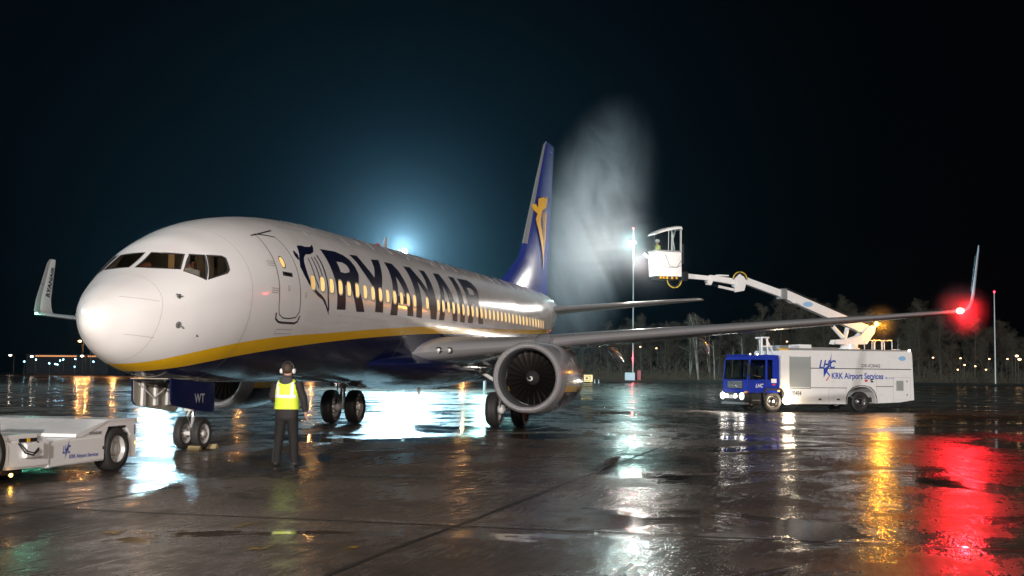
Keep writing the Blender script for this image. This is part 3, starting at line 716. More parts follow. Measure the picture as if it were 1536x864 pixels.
# ---- landing gear
def wheel(parent, c, r, w, facing):
    T = MB(); h = w/2
    T.lathe([(-h*.75, r*.62), (-h, r*.72), (-h*.98, r*.86), (-h*.75, r*.965), (-h*.45, r), (-h*.42, r*.985), (-h*.32, r*.985), (-h*.3, r), (h*.3, r), (h*.32, r*.985), (h*.42, r*.985), (h*.45, r), (h*.75, r*.965), (h*.98, r*.86), (h, r*.72), (h*.75, r*.62)], c, RUB, 'y', 40)
    t = T.build('wheel', parent, True, angle=50)
    H = MB(); H.lathe([(-h*.78, r*.63), (-h*.6, r*.58), (-h*.4, r*.45), (-h*.45, r*.25), (-h*.75, r*.2), (-h*.8, .001)], c, HUB, 'y', 28)
    H.lathe([(h*.78, r*.63), (h*.6, r*.58), (h*.4, r*.45), (h*.45, r*.25), (h*.75, r*.2), (h*.8, .001)], c, HUB, 'y', 28)
    for k in range(9):
        a = 2*math.pi*k/9
        for q in (-1, 1): H.ball((c[0]+r*.36*math.cos(a), c[1]+q*h*.44, c[2]+r*.36*math.sin(a)), r*.05, DARKM, n=6)
    H.build('rim', t, True)
    return t
g = MB()
g.tube([(4.1, 0, 1.6), (4.06, 0, 1.0)], .085, STRUT, 14); g.tube([(4.06, 0, 1.0), (4.03, 0, .34)], .055, ALU, 12)
g.tube([(4.03, -.30, .34), (4.03, .30, .34)], .05, STRUT, 10)
g.tube([(4.08, -.08, .95), (4.5, -.12, 1.55)], .03, STRUT); g.tube([(4.08, .08, .95), (4.5, .12, 1.55)], .03, STRUT)
g.tube([(3.98, 0, .92), (3.80, 0, .72), (3.97, 0, .48)], .025, STRUT); g.box((3.86, -.12, .82), (3.99, .12, 1.0), STRUT, .01); g.box((3.90, -.09, .52), (3.98, -.03, .70), STEEL, .01)
for y in (-.13, .13): g.lathe([(0, .001), (0, .07), (.08, .05)], (3.82, y, 1.06), HUB, 'x', 14)
g.tube([(3.97, .05, 1.3), (3.93, .09, .9), (3.96, .06, .5)], .012, BLK, 6)
ng = g.build('nose_landing_gear', plane, True)
wheel(plane, (4.03, -.21, .34), .34, .20, -1); wheel(plane, (4.03, .21, .34), .34, .20, 1)
for s in (-1, 1):
    b = MB(); prof = [(2.28, 1.52), (2.30, 1.06), (2.42, .97), (3.2, .87), (4.0, .80), (4.14, .84), (4.14, 1.42)]
    y0 = s*.42; y1 = s*.45
    b.prism(prof, y0, y1, NAVY if s < 0 else NAVY)
    if s > 0:   # the inner face seen from the left is bare primer with ribs
        b.prism([(p[0]*.97+.1, p[1]) for p in prof], y0-.012, y0-.002, BAY)
        for x in (2.6, 3.1, 3.6): b.prism([(x, 1.45), (x+.06, 1.45), (x+.10, .95), (x-.02, .95)], y0-.07, y0-.013, STRUT)
        b.tube([(2.45, y0-.05, 1.4), (3.0, y0-.08, 1.1), (3.6, y0-.05, 1.35)], .015, STRUT)
    d = b.build('nose_gear_door', plane)
    if s < 0: text_mesh('gear_door_letters', 'WT', .26, GREY, lambda u, v: (3.25+u, -.456, 1.02+v), d, .006)
b = MB(); b.box((2.2, -.42, 1.50), (4.4, .42, 1.52), BAY)
for x in (2.25, 2.8, 3.4): b.tube([(x, -.40, 1.50), (x, 0, 1.44), (x, .40, 1.50)], .02, DARKM)
b.build('nose_gear_bay', plane)
for s in (-1, 1):
    y = s*2.86; g = MB()
    g.tube([(19.5, y+s*-.1, 2.1), (19.55, y, 1.2)], .14, STRUT, 16); g.tube([(19.55, y, 1.2), (19.6, y, .56)], .09, ALU, 14)
    g.tube([(19.6, y-.55, .56), (19.6, y+.55, .56)], .07, STRUT, 12)
    g.tube([(19.5, y, 1.25), (19.2, y-s*1.0, 1.9)], .06, STRUT); g.tube([(19.5, y-.1, 1.1), (18.6, y, 2.0)], .05, STRUT)
    g.tube([(19.45, y, 1.1), (19.2, y, .85), (19.5, y, .6)], .04, STRUT); g.tube([(19.42, y+.12, 1.5), (19.38, y+.14, .9), (19.45, y+.2, .62)], .018, BLK)
    for q in (-.2, .2): g.ball((19.6, y+q, .56), .16, STRUT, (1, .8, 1), 12)
    g.build('main_landing_gear', plane, True)
    wheel(plane, (19.6, y-.43, .565), .565, .40, -1); wheel(plane, (19.6, y+.43, .565), .565, .40, 1)
    b = MB(); b.prism([(19.0, 1.25), (20.1, 1.25), (20.0, 2.15), (19.1, 2.15)], y+s*.22, y+s*.25, GREY); b.build('main_gear_door', plane)
b = MB(); b.prism([(18.7, 1.05), (19.1, 1.45), (18.6, 1.75)], -3.3, -3.26, TWHITE); 

# ------------------------------------------------------------------ people
def skin_body(name, joints, edges, radii, m, parent=None, sub=2):
    me = bpy.data.meshes.new(name); me.from_pydata(joints, edges, []); o = bpy.data.objects.new(name, me); COL.objects.link(o)
    md = o.modifiers.new('s', 'SKIN'); md.use_smooth_shade = True
    for v, r in zip(me.skin_vertices[0].data, radii):
        v.radius = (r, r) if not isinstance(r, tuple) else r; v.use_root = False
    me.skin_vertices[0].data[0].use_root = True
    sb = o.modifiers.new('u', 'SUBSURF'); sb.levels = sub; sb.render_levels = sub
    dg = bpy.context.evaluated_depsgraph_get(); dg.update()
    nm = bpy.data.meshes.new_from_object(o.evaluated_get(dg)); bpy.data.objects.remove(o); nm.materials.clear(); nm.materials.append(m)
    for p in nm.polygons: p.use_smooth = True
    return link(name, nm, parent)
SKIN = mat('skin', (.45, .24, .17), .55); HAIR = mat('brown_hair', (.05, .03, .02), .7); JACK = mat('dark_jacket', (.016, .013, .014), .8, noise=.3, nscale=12, bump=.5, bscale=14)
TROU = mat('dark_trousers', (.006, .005, .005), .85, noise=.3, nscale=10, bump=.5, bscale=9); VEST = mat('hi_vis_yellow', (.62, .78, .05), .6, noise=.08, nscale=10, bump=.35, bscale=10)
REFL = mat('reflective_tape', (.75, .77, .78), .35); SHOE = mat('dark_leather', (.05, .045, .04), .5); HOOD = mat('hood_grey', (.05, .05, .055), .85, bump=.6, bscale=12)
def body_points(P):
    """P: dict of joints. returns joints, edges, radii of one continuous body with hands"""
    J = []; E = []; Rr = []; idx = {}
    def a(n, p, r, par=None):
        idx[n] = len(J); J.append(tuple(p)); Rr.append(r)
        if par is not None: E.append((idx[par], idx[n]))
    a('pelvis', P['pelvis'], (.15, .12)); a('belly', P['belly'], (.14, .11), 'pelvis'); a('chest', P['chest'], (.17, .13), 'belly')
    a('neck0', P['neck'], .065, 'chest'); a('head0', P['head0'], .07, 'neck0'); a('head1', P['head1'], .095, 'head0'); a('head2', P['head2'], .09, 'head1')
    for s in ('l', 'r'):
        a('sh'+s, Vector(P['sh'+s])*1+Vector((0, 0, -.03)), .055, 'chest'); a('el'+s, P['el'+s], .05, 'sh'+s); a('wr'+s, P['wr'+s], .032, 'el'+s)
        w = Vector(P['wr'+s]); d = (w-Vector(P['el'+s])).normalized(); side = Vector(P.get('palm'+s, (0, 1, 0)))
        side = (side-d*side.dot(d)).normalized(); nrm = d.cross(side)
        pm = w+d*.055; a('pm'+s, pm, (.030, .018), 'wr'+s)
        for k, ln in enumerate((.062, .072, .068, .052)):
            b0 = pm+d*.035+side*(.030-.02*k); a(f'f{k}{s}', b0, .010, 'pm'+s)
            m1 = b0+d*ln*.5+nrm*.010; a(f'g{k}{s}', m1, .009, f'f{k}{s}'); a(f'h{k}{s}', m1+d*ln*.4+nrm*.022, .0075, f'g{k}{s}')
        t0 = w+d*.03+side*.030; a('t0'+s, t0, .011, 'pm'+s); t1 = t0+d*.03+side*.018+nrm*.01; a('t1'+s, t1, .010, 't0'+s); a('t2'+s, t1+d*.028+nrm*.01, .008, 't1'+s)
        a('hip'+s, P['hip'+s], .095, 'pelvis'); a('kn'+s, P['kn'+s], .06, 'hip'+s); a('an'+s, P['an'+s], .042, 'kn'+s); a('to'+s, P['to'+s], .038, 'an'+s)
    return J, E, Rr
def sleeve(name, pts, rs, m, parent, n=14):
    b = MB(); pts = [Vector(p) for p in pts]; Q = []; Rq = []
    for i in range(len(pts)-1):
        for k in range(5): t = k/5; Q.append(pts[i].lerp(pts[i+1], t)); Rq.append(rs[i]+(rs[i+1]-rs[i])*t+.004*math.sin(17*(i+t)))
    Q.append(pts[-1]); Rq.append(rs[-1]); rings = []
    for i, p in enumerate(Q):
        t = (Q[min(i+1, len(Q)-1)]-Q[max(i-1, 0)]).normalized(); up = Vector((1, 0, 0)) if abs(t.x) < .8 else Vector((0, 0, 1))
        a = t.cross(up).normalized(); c = t.cross(a)
        rings.append([p+(a*math.cos(2*math.pi*j/n)+c*math.sin(2*math.pi*j/n))*Rq[i] for j in range(n)])
    b.loft(rings, m); return b.build(name, parent, True, angle=70)
def torso(name, rows, m, parent, n=28, arc=None, sq=.8):
    """rows: (cx, cy, z, rx depth, ry width)"""
    b = MB(); rings = []
    for cx, cy, z, rx, ry in rows:
        rings.append([(cx+rx*math.copysign(abs(math.cos(2*math.pi*j/n))**sq, math.cos(2*math.pi*j/n)), cy+ry*math.copysign(abs(math.sin(2*math.pi*j/n))**sq, math.sin(2*math.pi*j/n)), z) for j in range(n)])
    b.loft(rings, m); return b.build(name, parent, True, angle=70)
def person(name, label, P, loc, rz, build):
    root = thing(name, label, 'person', loc, rz)
    body = skin_body('body', *body_points(P), SKIN, root); build(root); return root
# marshal: stands with his back to us, facing the aircraft (+x)
PM = dict(pelvis=(0, 0, .97), belly=(0, 0, 1.12), chest=(.01, 0, 1.36), neck=(0, 0, 1.55), head0=(.015, 0, 1.61), head1=(.02, 0, 1.69), head2=(.01, 0, 1.745),
          shl=(0, .20, 1.46), ell=(.02, .27, 1.20), wrl=(.20, .16, 1.10), shr=(0, -.20, 1.46), elr=(-.01, -.30, 1.18), wrr=(.03, -.335, .945),
          hipl=(0, .095, .92), knl=(.02, .14, .50), anl=(0, .17, .085), tol=(.15, .19, .045), hipr=(0, -.095, .92), knr=(.02, -.13, .50), anr=(0, -.15, .085), tor=(.14, -.18, .045),
          palmr=(1, 0, 0), palml=(0, 0, 1))
def dress(root):
    torso('jacket', [(0, 0, .84, .125, .185), (0, 0, .93, .135, .205), (0, 0, 1.1, .125, .19), (.01, 0, 1.3, .14, .22), (.0, 0, 1.45, .125, .225), (0, 0, 1.52, .09, .15), (0, 0, 1.57, .065, .075)], JACK, root)
    torso('hi_vis_vest', [(0, 0, 1.0, .147, .222), (0, 0, 1.02, .15, .224), (0, 0, 1.15, .145, .212), (.01, 0, 1.32, .155, .215), (0, 0, 1.44, .142, .205), (0, 0, 1.50, .118, .17), (0, 0, 1.535, .085, .13)], VEST, root)
    b = MB()
    def strip(pts, wd):
        vs = []
        for p in pts: vs += [p+Vector((0, 0, 0)), p+wd]
        b.add(vs, [(2*i, 2*i+1, 2*i+3, 2*i+2) for i in range(len(pts)-1)], REFL)
    def back(y, z):  # a point on the vest's back (x < 0)
        w = .216; d = .152-.03*max(0, (z-1.36)/.14); q = min(1, abs(y)/w); return Vector((-d*(1-q**2.5)**.4*1.0-.004+ .0, y, z))
    strip([back(-.19+.02*k, 1.20) for k in range(20)], Vector((0, 0, .055)))
    strip([Vector((back(.125, 1.25+.045*k).x+.0, .105, 1.25+.045*k)) for k in range(6)], Vector((.012, .05, 0)))
    strip([Vector((back(.125, 1.25+.045*k).x+.0, -.155, 1.25+.045*k)) for k in range(6)], Vector((-.012, .05, 0)))
    b.build('reflective_strips', root)
    sleeve('jacket_sleeve', [(0, .19, 1.47), (.02, .28, 1.20), (.19, .17, 1.10)], [.085, .068, .05], JACK, root)
    sleeve('jacket_sleeve', [(0, -.19, 1.47), (-.01, -.305, 1.18), (.028, -.332, .96)], [.085, .068, .052], JACK, root)
    sleeve('trouser_leg', [(0, .09, .93), (.02, .135, .52), (.0, .165, .20), (.02, .17, .07)], [.112, .088, .078, .085], TROU, root, 16)
    sleeve('trouser_leg', [(0, -.09, .93), (.02, -.125, .52), (.0, -.145, .20), (.02, -.15, .07)], [.112, .088, .078, .085], TROU, root, 16)
    torso('trouser_seat', [(0, 0, .80, .11, .16), (0, 0, .90, .125, .185), (0, 0, .98, .12, .18)], TROU, root)
    for y, a in ((.18, .1), (-.165, -.15)):
        b = MB(); b.ball((.07, y, .045), .05, SHOE, (2.6, 1, .95), 14); b.build('shoe', root, True)
    b = MB(); b.ball((-.085, 0, 1.50), .10, HOOD, (.7, 1.25, 1.0), 18); b.ball((-.10, 0, 1.42), .07, HOOD, (.6, 1.1, 1.1), 14); b.lathe([(1.50, .10), (1.56, .105), (1.60, .085)], (-.01, 0, 0), HOOD, 'z', 18); b.build('hood', root, True)
    b = MB(); b.ball((-.008, 0, 1.722), .103, HAIR, (1.02, .95, 1.0), 20); b.build('hair', root, True)
    b = MB(); b.box((-.12, -.12, 1.27), (-.115, -.11, 1.28), BLK); b.free = None
    b = MB(); b.tube([(0.01, -.112+.0, 1.69), (.0, -.10, 1.78), (0, -.05, 1.835), (0, 0, 1.85), (0, .05, 1.835), (0, .10, 1.78), (.01, .112, 1.69)], .012, BLK, 8)
    hs = b.build('headset', root, True)
    for s in (-1, 1):
        b = MB(); b.lathe([(0, .001), (0, .04), (.012, .047), (.04, .045), (.05, .03), (.052, .001)], (.01, 0, 1.675), mat('ear_cup_white', (.7, .7, .68), .35), 'y', 18)
        for i in range(len(b.v)): b.v[i] = Vector((b.v[i].x, s*(.092+b.v[i].y), b.v[i].z))
        b.build('ear_cup', hs, True)
    b = MB()
    for s in (-1, 1): b.ball((.01, s*.095, 1.665), .02, SKIN, (.8, .5, 1.4), 8)
    b.ball((.118, 0, 1.665), .018, SKIN, (1, .8, 1.3), 8); b.build('ears_and_nose', root, True)
    text_mesh('vest_lettering', 'APRON CREW', .03, LETTER, lambda u, v: (-.155, .13-u, 1.14+v), root, .001, width=.24) if False else None
person('person', 'man in yellow hi-vis vest, dark hood and white ear defenders, standing with his back turned', PM, (0.1, -3.98, .006), rad(8), dress)
# pilot in the left cockpit seat
def seated(label, loc, rz, shirt, hairm, cat_extra=None, sc=1.0, arms='low'):
    P = dict(pelvis=(0, 0, .10), belly=(-.02, 0, .27), chest=(-.03, 0, .50), neck=(-.01, 0, .66), head0=(.01, 0, .73), head1=(.02, 0, .81), head2=(.01, 0, .87),
             shl=(-.02, .19, .57), ell=(.08, .26, .33), wrl=(.30, .18, .34), shr=(-.02, -.19, .57), elr=(.10, -.26, .34), wrr=(.31, -.18, .38),
             hipl=(.05, .1, .09), knl=(.45, .12, .10), anl=(.50, .12, -.33), tol=(.62, .12, -.37), hipr=(.05, -.1, .09), knr=(.45, -.12, .10), anr=(.50, -.12, -.33), tor=(.62, -.12, -.37), palmr=(0, 1, 0), palml=(0, -1, 0))
    def dr(root):
        torso('shirt', [(0, 0, .05, .12, .17), (-.02, 0, .27, .125, .175), (-.03, 0, .48, .13, .205), (-.02, 0, .59, .10, .19), (-.01, 0, .65, .06, .08)], shirt, root)
        for s in (1, -1): sleeve('sleeve', [(-.02, s*.18, .57), (.08, s*.26, .33), (.27, s*.19, .35)], [.07, .056, .045], shirt, root, 12)
        for s in (1, -1): sleeve('trouser_leg', [(0, s*.09, .09), (.45, s*.12, .10), (.49, s*.12, -.28)], [.095, .075, .055], TROU, root, 12)
        b = MB(); b.ball((-.005, 0, .845), .10, hairm, (1, .93, .98), 16); b.build('hair', root, True)
        b = MB(); b.tube([(0, -.10, .80), (0, -.06, .93), (0, .06, .93), (0, .10, .80)], .012, BLK); 
        for s in (-1, 1): b.ball((0, s*.105, .80), .035, BLK, (1, .5, 1.2), 10)
        b.build('headset', root, True)
        b = MB(); b.ball((.12, 0, .80), .017, SKIN, (1, .8, 1.3), 8)
        for s in (-1, 1): b.ball((.105, s*.033, .825), .010, BLK, n=6)
        b.build('face_features', root, True)
    r = person('person', label, P, loc, rz, dr); return r
SHIRT = mat('white_shirt', (.75, .73, .70), .7)
seated('pilot in white shirt and headset, seated behind the left cockpit windows', (2.46, -.66, 3.12), math.pi, SHIRT, HAIR)

# ------------------------------------------------------------------ de-icing truck   local: +x towards its tail, +y away from the camera
ta = Vector((.5783, -.8158)); trz = math.atan2(ta.y, ta.x)
truck = thing('deicing_truck', 'white and blue de-icing truck with raised boom parked beyond the left wing', 'truck', (44.83, -9.91, 0), trz)
cabm = MB()
zb = .62
def cabprof(): return [(-1.42, zb), (-1.44, 1.55), (-1.32, 2.62), (-1.18, 2.80), (.30, 2.84), (.38, 2.7), (.38, 1.0), (.62, 1.0), (.62, zb)]
# the cab: shell with openings made of pillars and panels
cab = MB()
cab.prism([(-1.42, .95), (-1.45, 1.60), (.38, 1.60), (.38, .95)], 0.03, 2.47, TBLUE)                    # lower body
cab.prism([(-1.34, 2.60), (-1.22, 2.80), (-.4, 2.86), (.34, 2.84), (.38, 2.60)], .05, 2.45, TBLUE)       # roof
for y0, y1 in ((.05, .13), (2.37, 2.45)):
    cab.prism([(-1.45, 1.6), (-1.36, 1.6), (-1.24, 2.6), (-1.34, 2.6)], y0, y1, TBLUE)
    cab.prism([(-.42, 1.6), (-.30, 1.6), (-.30, 2.6), (-.40, 2.6)], y0, y1, TBLUE)
    cab.prism([(.0, 1.6), (.38, 1.6), (.38, 2.6), (.0, 2.6)], y0, y1, TBLUE)
cab.box((.33, .13, 1.6), (.38, 2.37, 2.6), TBLUE)
cabo = cab.build('cab', truck)
one('windscreen', cabo, CABGLASS, lambda b, m: b.add([(-1.445, .14, 1.60), (-1.445, 2.36, 1.60), (-1.335, 2.36, 2.60), (-1.335, .14, 2.60)], [(0, 1, 2, 3)], m))
for y in (.06, 2.44):
    b = MB(); b.add([(-1.36, y, 1.6), (-.42, y, 1.6), (-.40, y, 2.6), (-1.25, y, 2.6)], [(0, 1, 2, 3)], CABGLASS); b.build('side_window', cabo)
    b = MB(); b.add([(-.30, y, 1.6), (0, y, 1.6), (0, y, 2.6), (-.30, y, 2.6)], [(0, 1, 2, 3)], CABGLASS); b.build('side_window', cabo)
b = MB()
for z in (1.20, 1.27, 1.34, 1.41, 1.48): b.box((-1.475, .55, z), (-1.44, 1.95, z+.035), STEEL)
b.box((-1.46, .5, 1.15), (-1.443, 2.0, 1.55), BLK)
b.tube([(-1.49, .7, 1.18), (-1.49, 1.8, 1.54)], .02, ALU, 6)
b.build('grille', cabo)
b = MB(); b.box((-1.30, .02, .42), (-.66, .30, .93), BLK, .02); b.box((-1.2, .0, .56), (-.75, .08, .60), STEEL); b.box((-1.62, 0, .48), (-1.30, 2.5, .95), BLK, .05); b.box((-1.58, .1, .36), (-1.35, 2.4, .5), STEEL, .02); b.box((-1.66, .95, .66), (-1.63, 1.55, .82), mat('number_plate', (.7, .7, .68), .4)); b.build('bumper', cabo, True)
for y in (.30, 2.20, 1.25-.35, 1.25+.5):
    b = MB(); big = y in (.30, 2.20); r = .17 if big else .10; b.lathe([(0, .001), (-.02, r*.8), (.03, r)], (-1.645, y, .78), lamp('headlamp_glow', (1, .93, .82), 26, False), 'x', 16); b.build('headlight', cabo, True)
for y in (.30, 2.20): 
    l = point('truck_headlight_beam', (0, 0, 0), 800, (1, .92, .8), .12, 120, (-1, 0, 0)); l.parent = truck; l.location = (-1.82, y, .80); l.rotation_euler = (rad(84), 0, rad(90))
    l.data.spot_blend = .9
b = MB(); b.box((-1.50, .08, .88), (-1.35, .30, 1.02), mat('amber_glass', (.8, .3, .02), .3)); b.box((.28, -.02, 1.02), (.36, .02, 1.10), lamp('amber_marker', (1, .35, .03), 8, False)); b.build('turn_signal', cabo)
b = MB()
for x in (-1.25, -.75): b.ball((x, .12 if x < -1 else .25, 2.87), .035, lamp('roof_marker', (1, .85, .6), 14, False), n=8)
b.box((-1.36, .1, 2.80), (-1.22, 2.4, 2.86), TBLUE, .02); b.build('roof_markers', cabo, True)
for y, s in ((.0, -1), (2.5, 1)):
    b = MB(); b.tube([(-1.30, y, 2.55), (-1.50, y+s*.22, 2.50), (-1.50, y+s*.22, 1.75), (-1.32, y, 1.7)], .018, BLK, 6); b.box((-1.55, y+s*.12, 1.85), (-1.49, y+s*.32, 2.40), BLK, .02); b.build('mirror', cabo, True)
b = MB(); b.box((-1.36, .020, 1.0), (-1.345, .028, 2.6), LINE); b.box((-.405, .018, 1.0), (-.39, .028, 1.6), LINE); b.box((-1.35, .018, .985), (-.40, .028, .998), LINE); b.box((-.62, .0, 1.45), (-.46, .028, 1.50), BLK)
b.build('cab_door', cabo)
text_mesh('cab_door_logo', 'LHC', .26, TWHITE, lambda u, v: (-1.0+u, .022, 1.22+v), cabo, .004, width=.45, shear=.3)
b = MB(); b.box((-.10, .014, 1.45), (.20, .024, 1.65), TWHITE); b.box((-.05, .012, 1.33), (.12, .022, 1.40), REDP); b.build('cab_sticker', cabo)
b = MB(); b.box((-1.2, .3, 1.62), (-.95, 2.2, 1.72), BLK, .03); b.box((-.3, 1.5, 1.3), (.2, 2.1, 2.3), BLK, .05); b.box((-.3, .4, 1.3), (.2, 1.0, 2.25), BLK, .05); b.tube([(-.88, .5+.18*math.cos(t*.5236)+.2, 1.80+.16*math.sin(t*.5236)) for t in range(13)], .015, BLK, 6); b.build('cab_seats_and_dashboard', cabo, True)
b = MB(); b.prism([(-.55, .55), (-.62, .95), (-.45, 1.18), (.45, 1.18), (.62, .95), (.66, .45), (.56, .45), (.52, .85), (.40, 1.08), (-.40, 1.08), (-.53, .9), (-.50, .55)], -.03, .45, BLK); b.build('wheel_arch', cabo)
b = MB(); b.box((-1.3, .35, .50), (8.2, .55, .75), BLK); b.box((-1.3, 1.95, .50), (8.2, 2.15, .75), BLK); b.box((-.08, .3, .43), (.08, 2.2, .57), BLK); b.box((5.16, .3, .45), (5.32, 2.2, .62), BLK); b.box((1.6, .5, .3), (3.6, 2.0, .62), BLK, .05)
b.build('chassis', truck)
bd = MB()
# white tank body with a cut out rear wheel arch
prof = [(.42, 1.35), (.45, 3.05), (.52, 3.10), (8.38, 3.15), (8.42, 2.9), (8.52, .62), (7.6, .50), (6.15, .44), (6.12, .70), (6.0, 1.0), (5.75, 1.22), (5.4, 1.30), (5.1, 1.30), (4.75, 1.20), (4.5, .98), (4.38, .70), (4.36, .40), (1.0, .40), (.98, .62), (.80, 1.05), (.60, 1.28)]
bd.prism(prof, 0, 2.5, TWHITE); body = bd.build('tank_body', truck)
b = MB(); ar = [(6.17, .44), (6.14, .71), (6.02, 1.02), (5.77, 1.25), (5.4, 1.335), (5.1, 1.335), (4.73, 1.22), (4.47, .99), (4.34, .70), (4.32, .40)]
b.loft([[(p[0], -.02, p[1]), (p[0]*1.0+(.04 if p[0] > 5.25 else -.04), -.02, p[1]+.03), (p[0]+(.04 if p[0] > 5.25 else -.04), .02, p[1]+.03)] for p in ar], BLK, cap=True); b.build('wheel_arch', body)
b = MB(); b.box((.98, -.012, 1.24), (2.15, .002, 2.78), TGREY)
for k in range(19): b.box((1.0, -.02, 1.28+k*.078), (2.13, -.010, 1.29+k*.078), STEEL)
b.box((.94, -.016, 1.20), (.98, .002, 2.82), STEEL); b.box((2.15, -.016, 1.20), (2.19, .002, 2.82), STEEL); b.build('roller_shutter', body)
b = MB()
for a, c in (((2.19, 2.19), (8.35, 2.215)), ((2.2, 1.21), (4.35, 1.225)), ((6.15, 1.30), (7.2, 1.315)), ((.95, 1.17), (2.2, 1.185))): b.box((a[0], -.008, a[1]), (c[0], .002, c[1]+.015), LINE)
for x in (3.25, 4.30, 6.17, 7.22, 8.30): b.box((x, -.006, .45 if x < 8 else .7), (x+.012, .002, 1.22 if x < 6 else 1.8), SERV)
b.box((7.22, -.006, 1.78), (8.3, .002, 1.792), SERV); b.box((7.22, -.006, .62), (8.3, .002, .63), SERV)
b.build('body_seams', body)
b = MB(); b.box((7.4, -.010, 1.10), (7.85, .002, 1.62), TGREY)
for k in range(7): b.box((7.42, -.018, 1.13+k*.07), (7.83, -.008, 1.15+k*.07), STEEL)
b.build('vent_grille', body)
b = MB()
for x in (2.65, 3.75): b.box((x, -.02, .60), (x+.16, .002, .68), BLK)
for z in (1.55, .85): b.box((8.05, -.016, z), (8.10, .002, z+.08), BLK)
b.build('locker_handle', body)
b = MB(); b.lathe([(0, .001), (-.05, .07), (-.05, .10), (.01, .11)], (5.88, 0, 1.62), ALU, 'y', 16); b.box((5.45, -.01, 1.55), (5.62, .002, 1.66), REDP); b.build('filler_cap', body, True)
text_mesh('company_letters', 'LHC', .58, LOGOB, lambda u, v: (2.68+u, -.012, 2.22+v), body, .018, width=1.02, shear=.3)
b = MB(); b.add([(3.44, -.013, 3.02), (3.30, -.013, 2.40), (3.40, -.013, 2.44), (2.96, -.013, 1.74), (3.05, -.013, 2.24), (2.95, -.013, 2.20)], [(0, 1, 2), (2, 3, 4), (4, 5, 3)], LOGOB); b.build('lightning_mark', body)
b = MB(); b.add([(3.10, -.012, 2.04), (3.16, -.012, 2.08), (3.36, -.012, 1.86), (3.28, -.012, 1.83)], [(0, 1, 2, 3)], LOGOB); b.add([(3.28, -.012, 1.82), (3.36, -.012, 1.85), (3.16, -.012, 1.60), (3.06, -.012, 1.58)], [(0, 1, 2, 3)], REDP); b.build('arrow_mark', body)
text_mesh('company_letters', 'KRK Airport Services', .42, LOGOB, lambda u, v: (3.44+u, -.012, 1.70+v), body, .010, width=3.15)
text_mesh('company_letters', 'Sp. z o.o.', .15, LOGOB, lambda u, v: (6.72+u, -.012, 1.72+v), body, .002, width=.55)
text_mesh('service_letters', 'DE-ICING', .22, mat('grey_lettering', (.2, .2, .22), .5), lambda u, v: (5.25+u, -.012, 2.30+v), body, .008, width=1.15)
text_mesh('fleet_number', '20484', .34, LETTER, lambda u, v: (1.03+u, -.012, .82+v), body, .006, width=.60)
b = MB(); c = mat('pale_blue_badge', (.25, .45, .7), .5); b.add([(7.78+.24*math.cos(t*.3927), -.012, 2.78+.12*math.sin(t*.3927)) for t in range(16)], [tuple(range(16))], c); b.build('oval_badge', body)
b = MB()
b.box((.55, .15, 3.10), (8.3, .20, 3.22), STEEL); b.box((.55, 2.3, 3.14), (8.3, 2.35, 3.24), STEEL)
b.box((.55, .3, 3.12), (1.1, 2.2, 3.35), STEEL, .02); b.box((1.9, .5, 3.10), (2.6, 1.6, 3.42), TWHITE, .03); b.box((2.6, .6, 3.10), (4.3, 2.0, 3.30), STEEL, .02)
b.box((.5, .0, 3.10), (.9, .3, 3.18), YEL); b.build('roof_deck', body)
b = MB()
for x0 in (6.1, 6.75):
    for y in (.25, .9): b.tube([(x0, y, 3.14), (x0, y, 3.62), (x0+.10, y, 3.72), (x0+.5, y, 3.72), (x0+.6, y, 3.62), (x0+.6, y, 3.14)], .022, TWHITE, 8)
b.tube([(7.35, .25, 3.72), (7.35, .9, 3.72)], .022, TWHITE, 8); b.box((7.6, .3, 3.14), (7.9, .7, 3.26), TWHITE, .02); b.build('roof_railing', body, True)
b = MB()
for y in (.9, 1.6): b.tube([(.1, y-.25, 2.84), (.2, y, 3.75)], .05, TWHITE, 6)
b.tube([(.45, .65, 2.9), (.25, 1.1, 3.75)], .05, TWHITE, 6); b.tube([(-.25, .65, 2.84), (.02, 1.1, 3.75)], .05, TWHITE, 6); b.box((0, .8, 3.70), (.28, 1.7, 3.78), TWHITE); b.box((-.15, .7, 3.25), (.4, .76, 3.33), TWHITE); b.build('boom_rest', body)
b = MB(); b.box((8.50, .10, .95), (8.56, .35, 1.35), lamp('tail_lamp_red', (1, .02, .03), 12, False)); b.build('tail_lamp', body)
b = MB(); b.ball((8.36, .15, 3.2), .06, lamp('rear_marker', (1, .7, .5), 20, False), n=8); b.build('marker_lamp', body, True)
b = MB(); b.ball((.72, -.08, .58), .20, lamp('sill_lamp', (1, .80, .55), 60, False), n=12); b.build('work_lamp', truck, True)
l = point('truck_sill_glow', (0, 0, 0), 60, (1, .80, .55), .1); l.parent = truck; l.location = (.72, -.55, .50)
def twheel(x, y):
    T = MB(); r = .52; h = .15
    T.lathe([(-h*.7, r*.56), (-h, r*.66), (-h, r*.88), (-h*.7, r), (h*.7, r), (h, r*.88), (h, r*.66), (h*.7, r*.56)], (x, y, r), RUB, 'y', 36); t = T.build('wheel', truck, True, angle=50)
    H = MB(); H.lathe([(-h*.72, r*.57), (-h*.2, r*.53), (0, r*.35), (-h*.5, r*.28), (-h*.8, r*.12), (-h*.8, .001)], (x, y, r), ALU, 'y', 28)
    for k in range(10): a = 2*math.pi*k/10; H.ball((x+r*.40*math.cos(a), y-h*.12, r+r*.40*math.sin(a)), r*.06, BLK, n=6)
    H.build('rim', t, True)
for x in (0, 5.24):
    for y in (.20, 2.30): twheel(x, y)
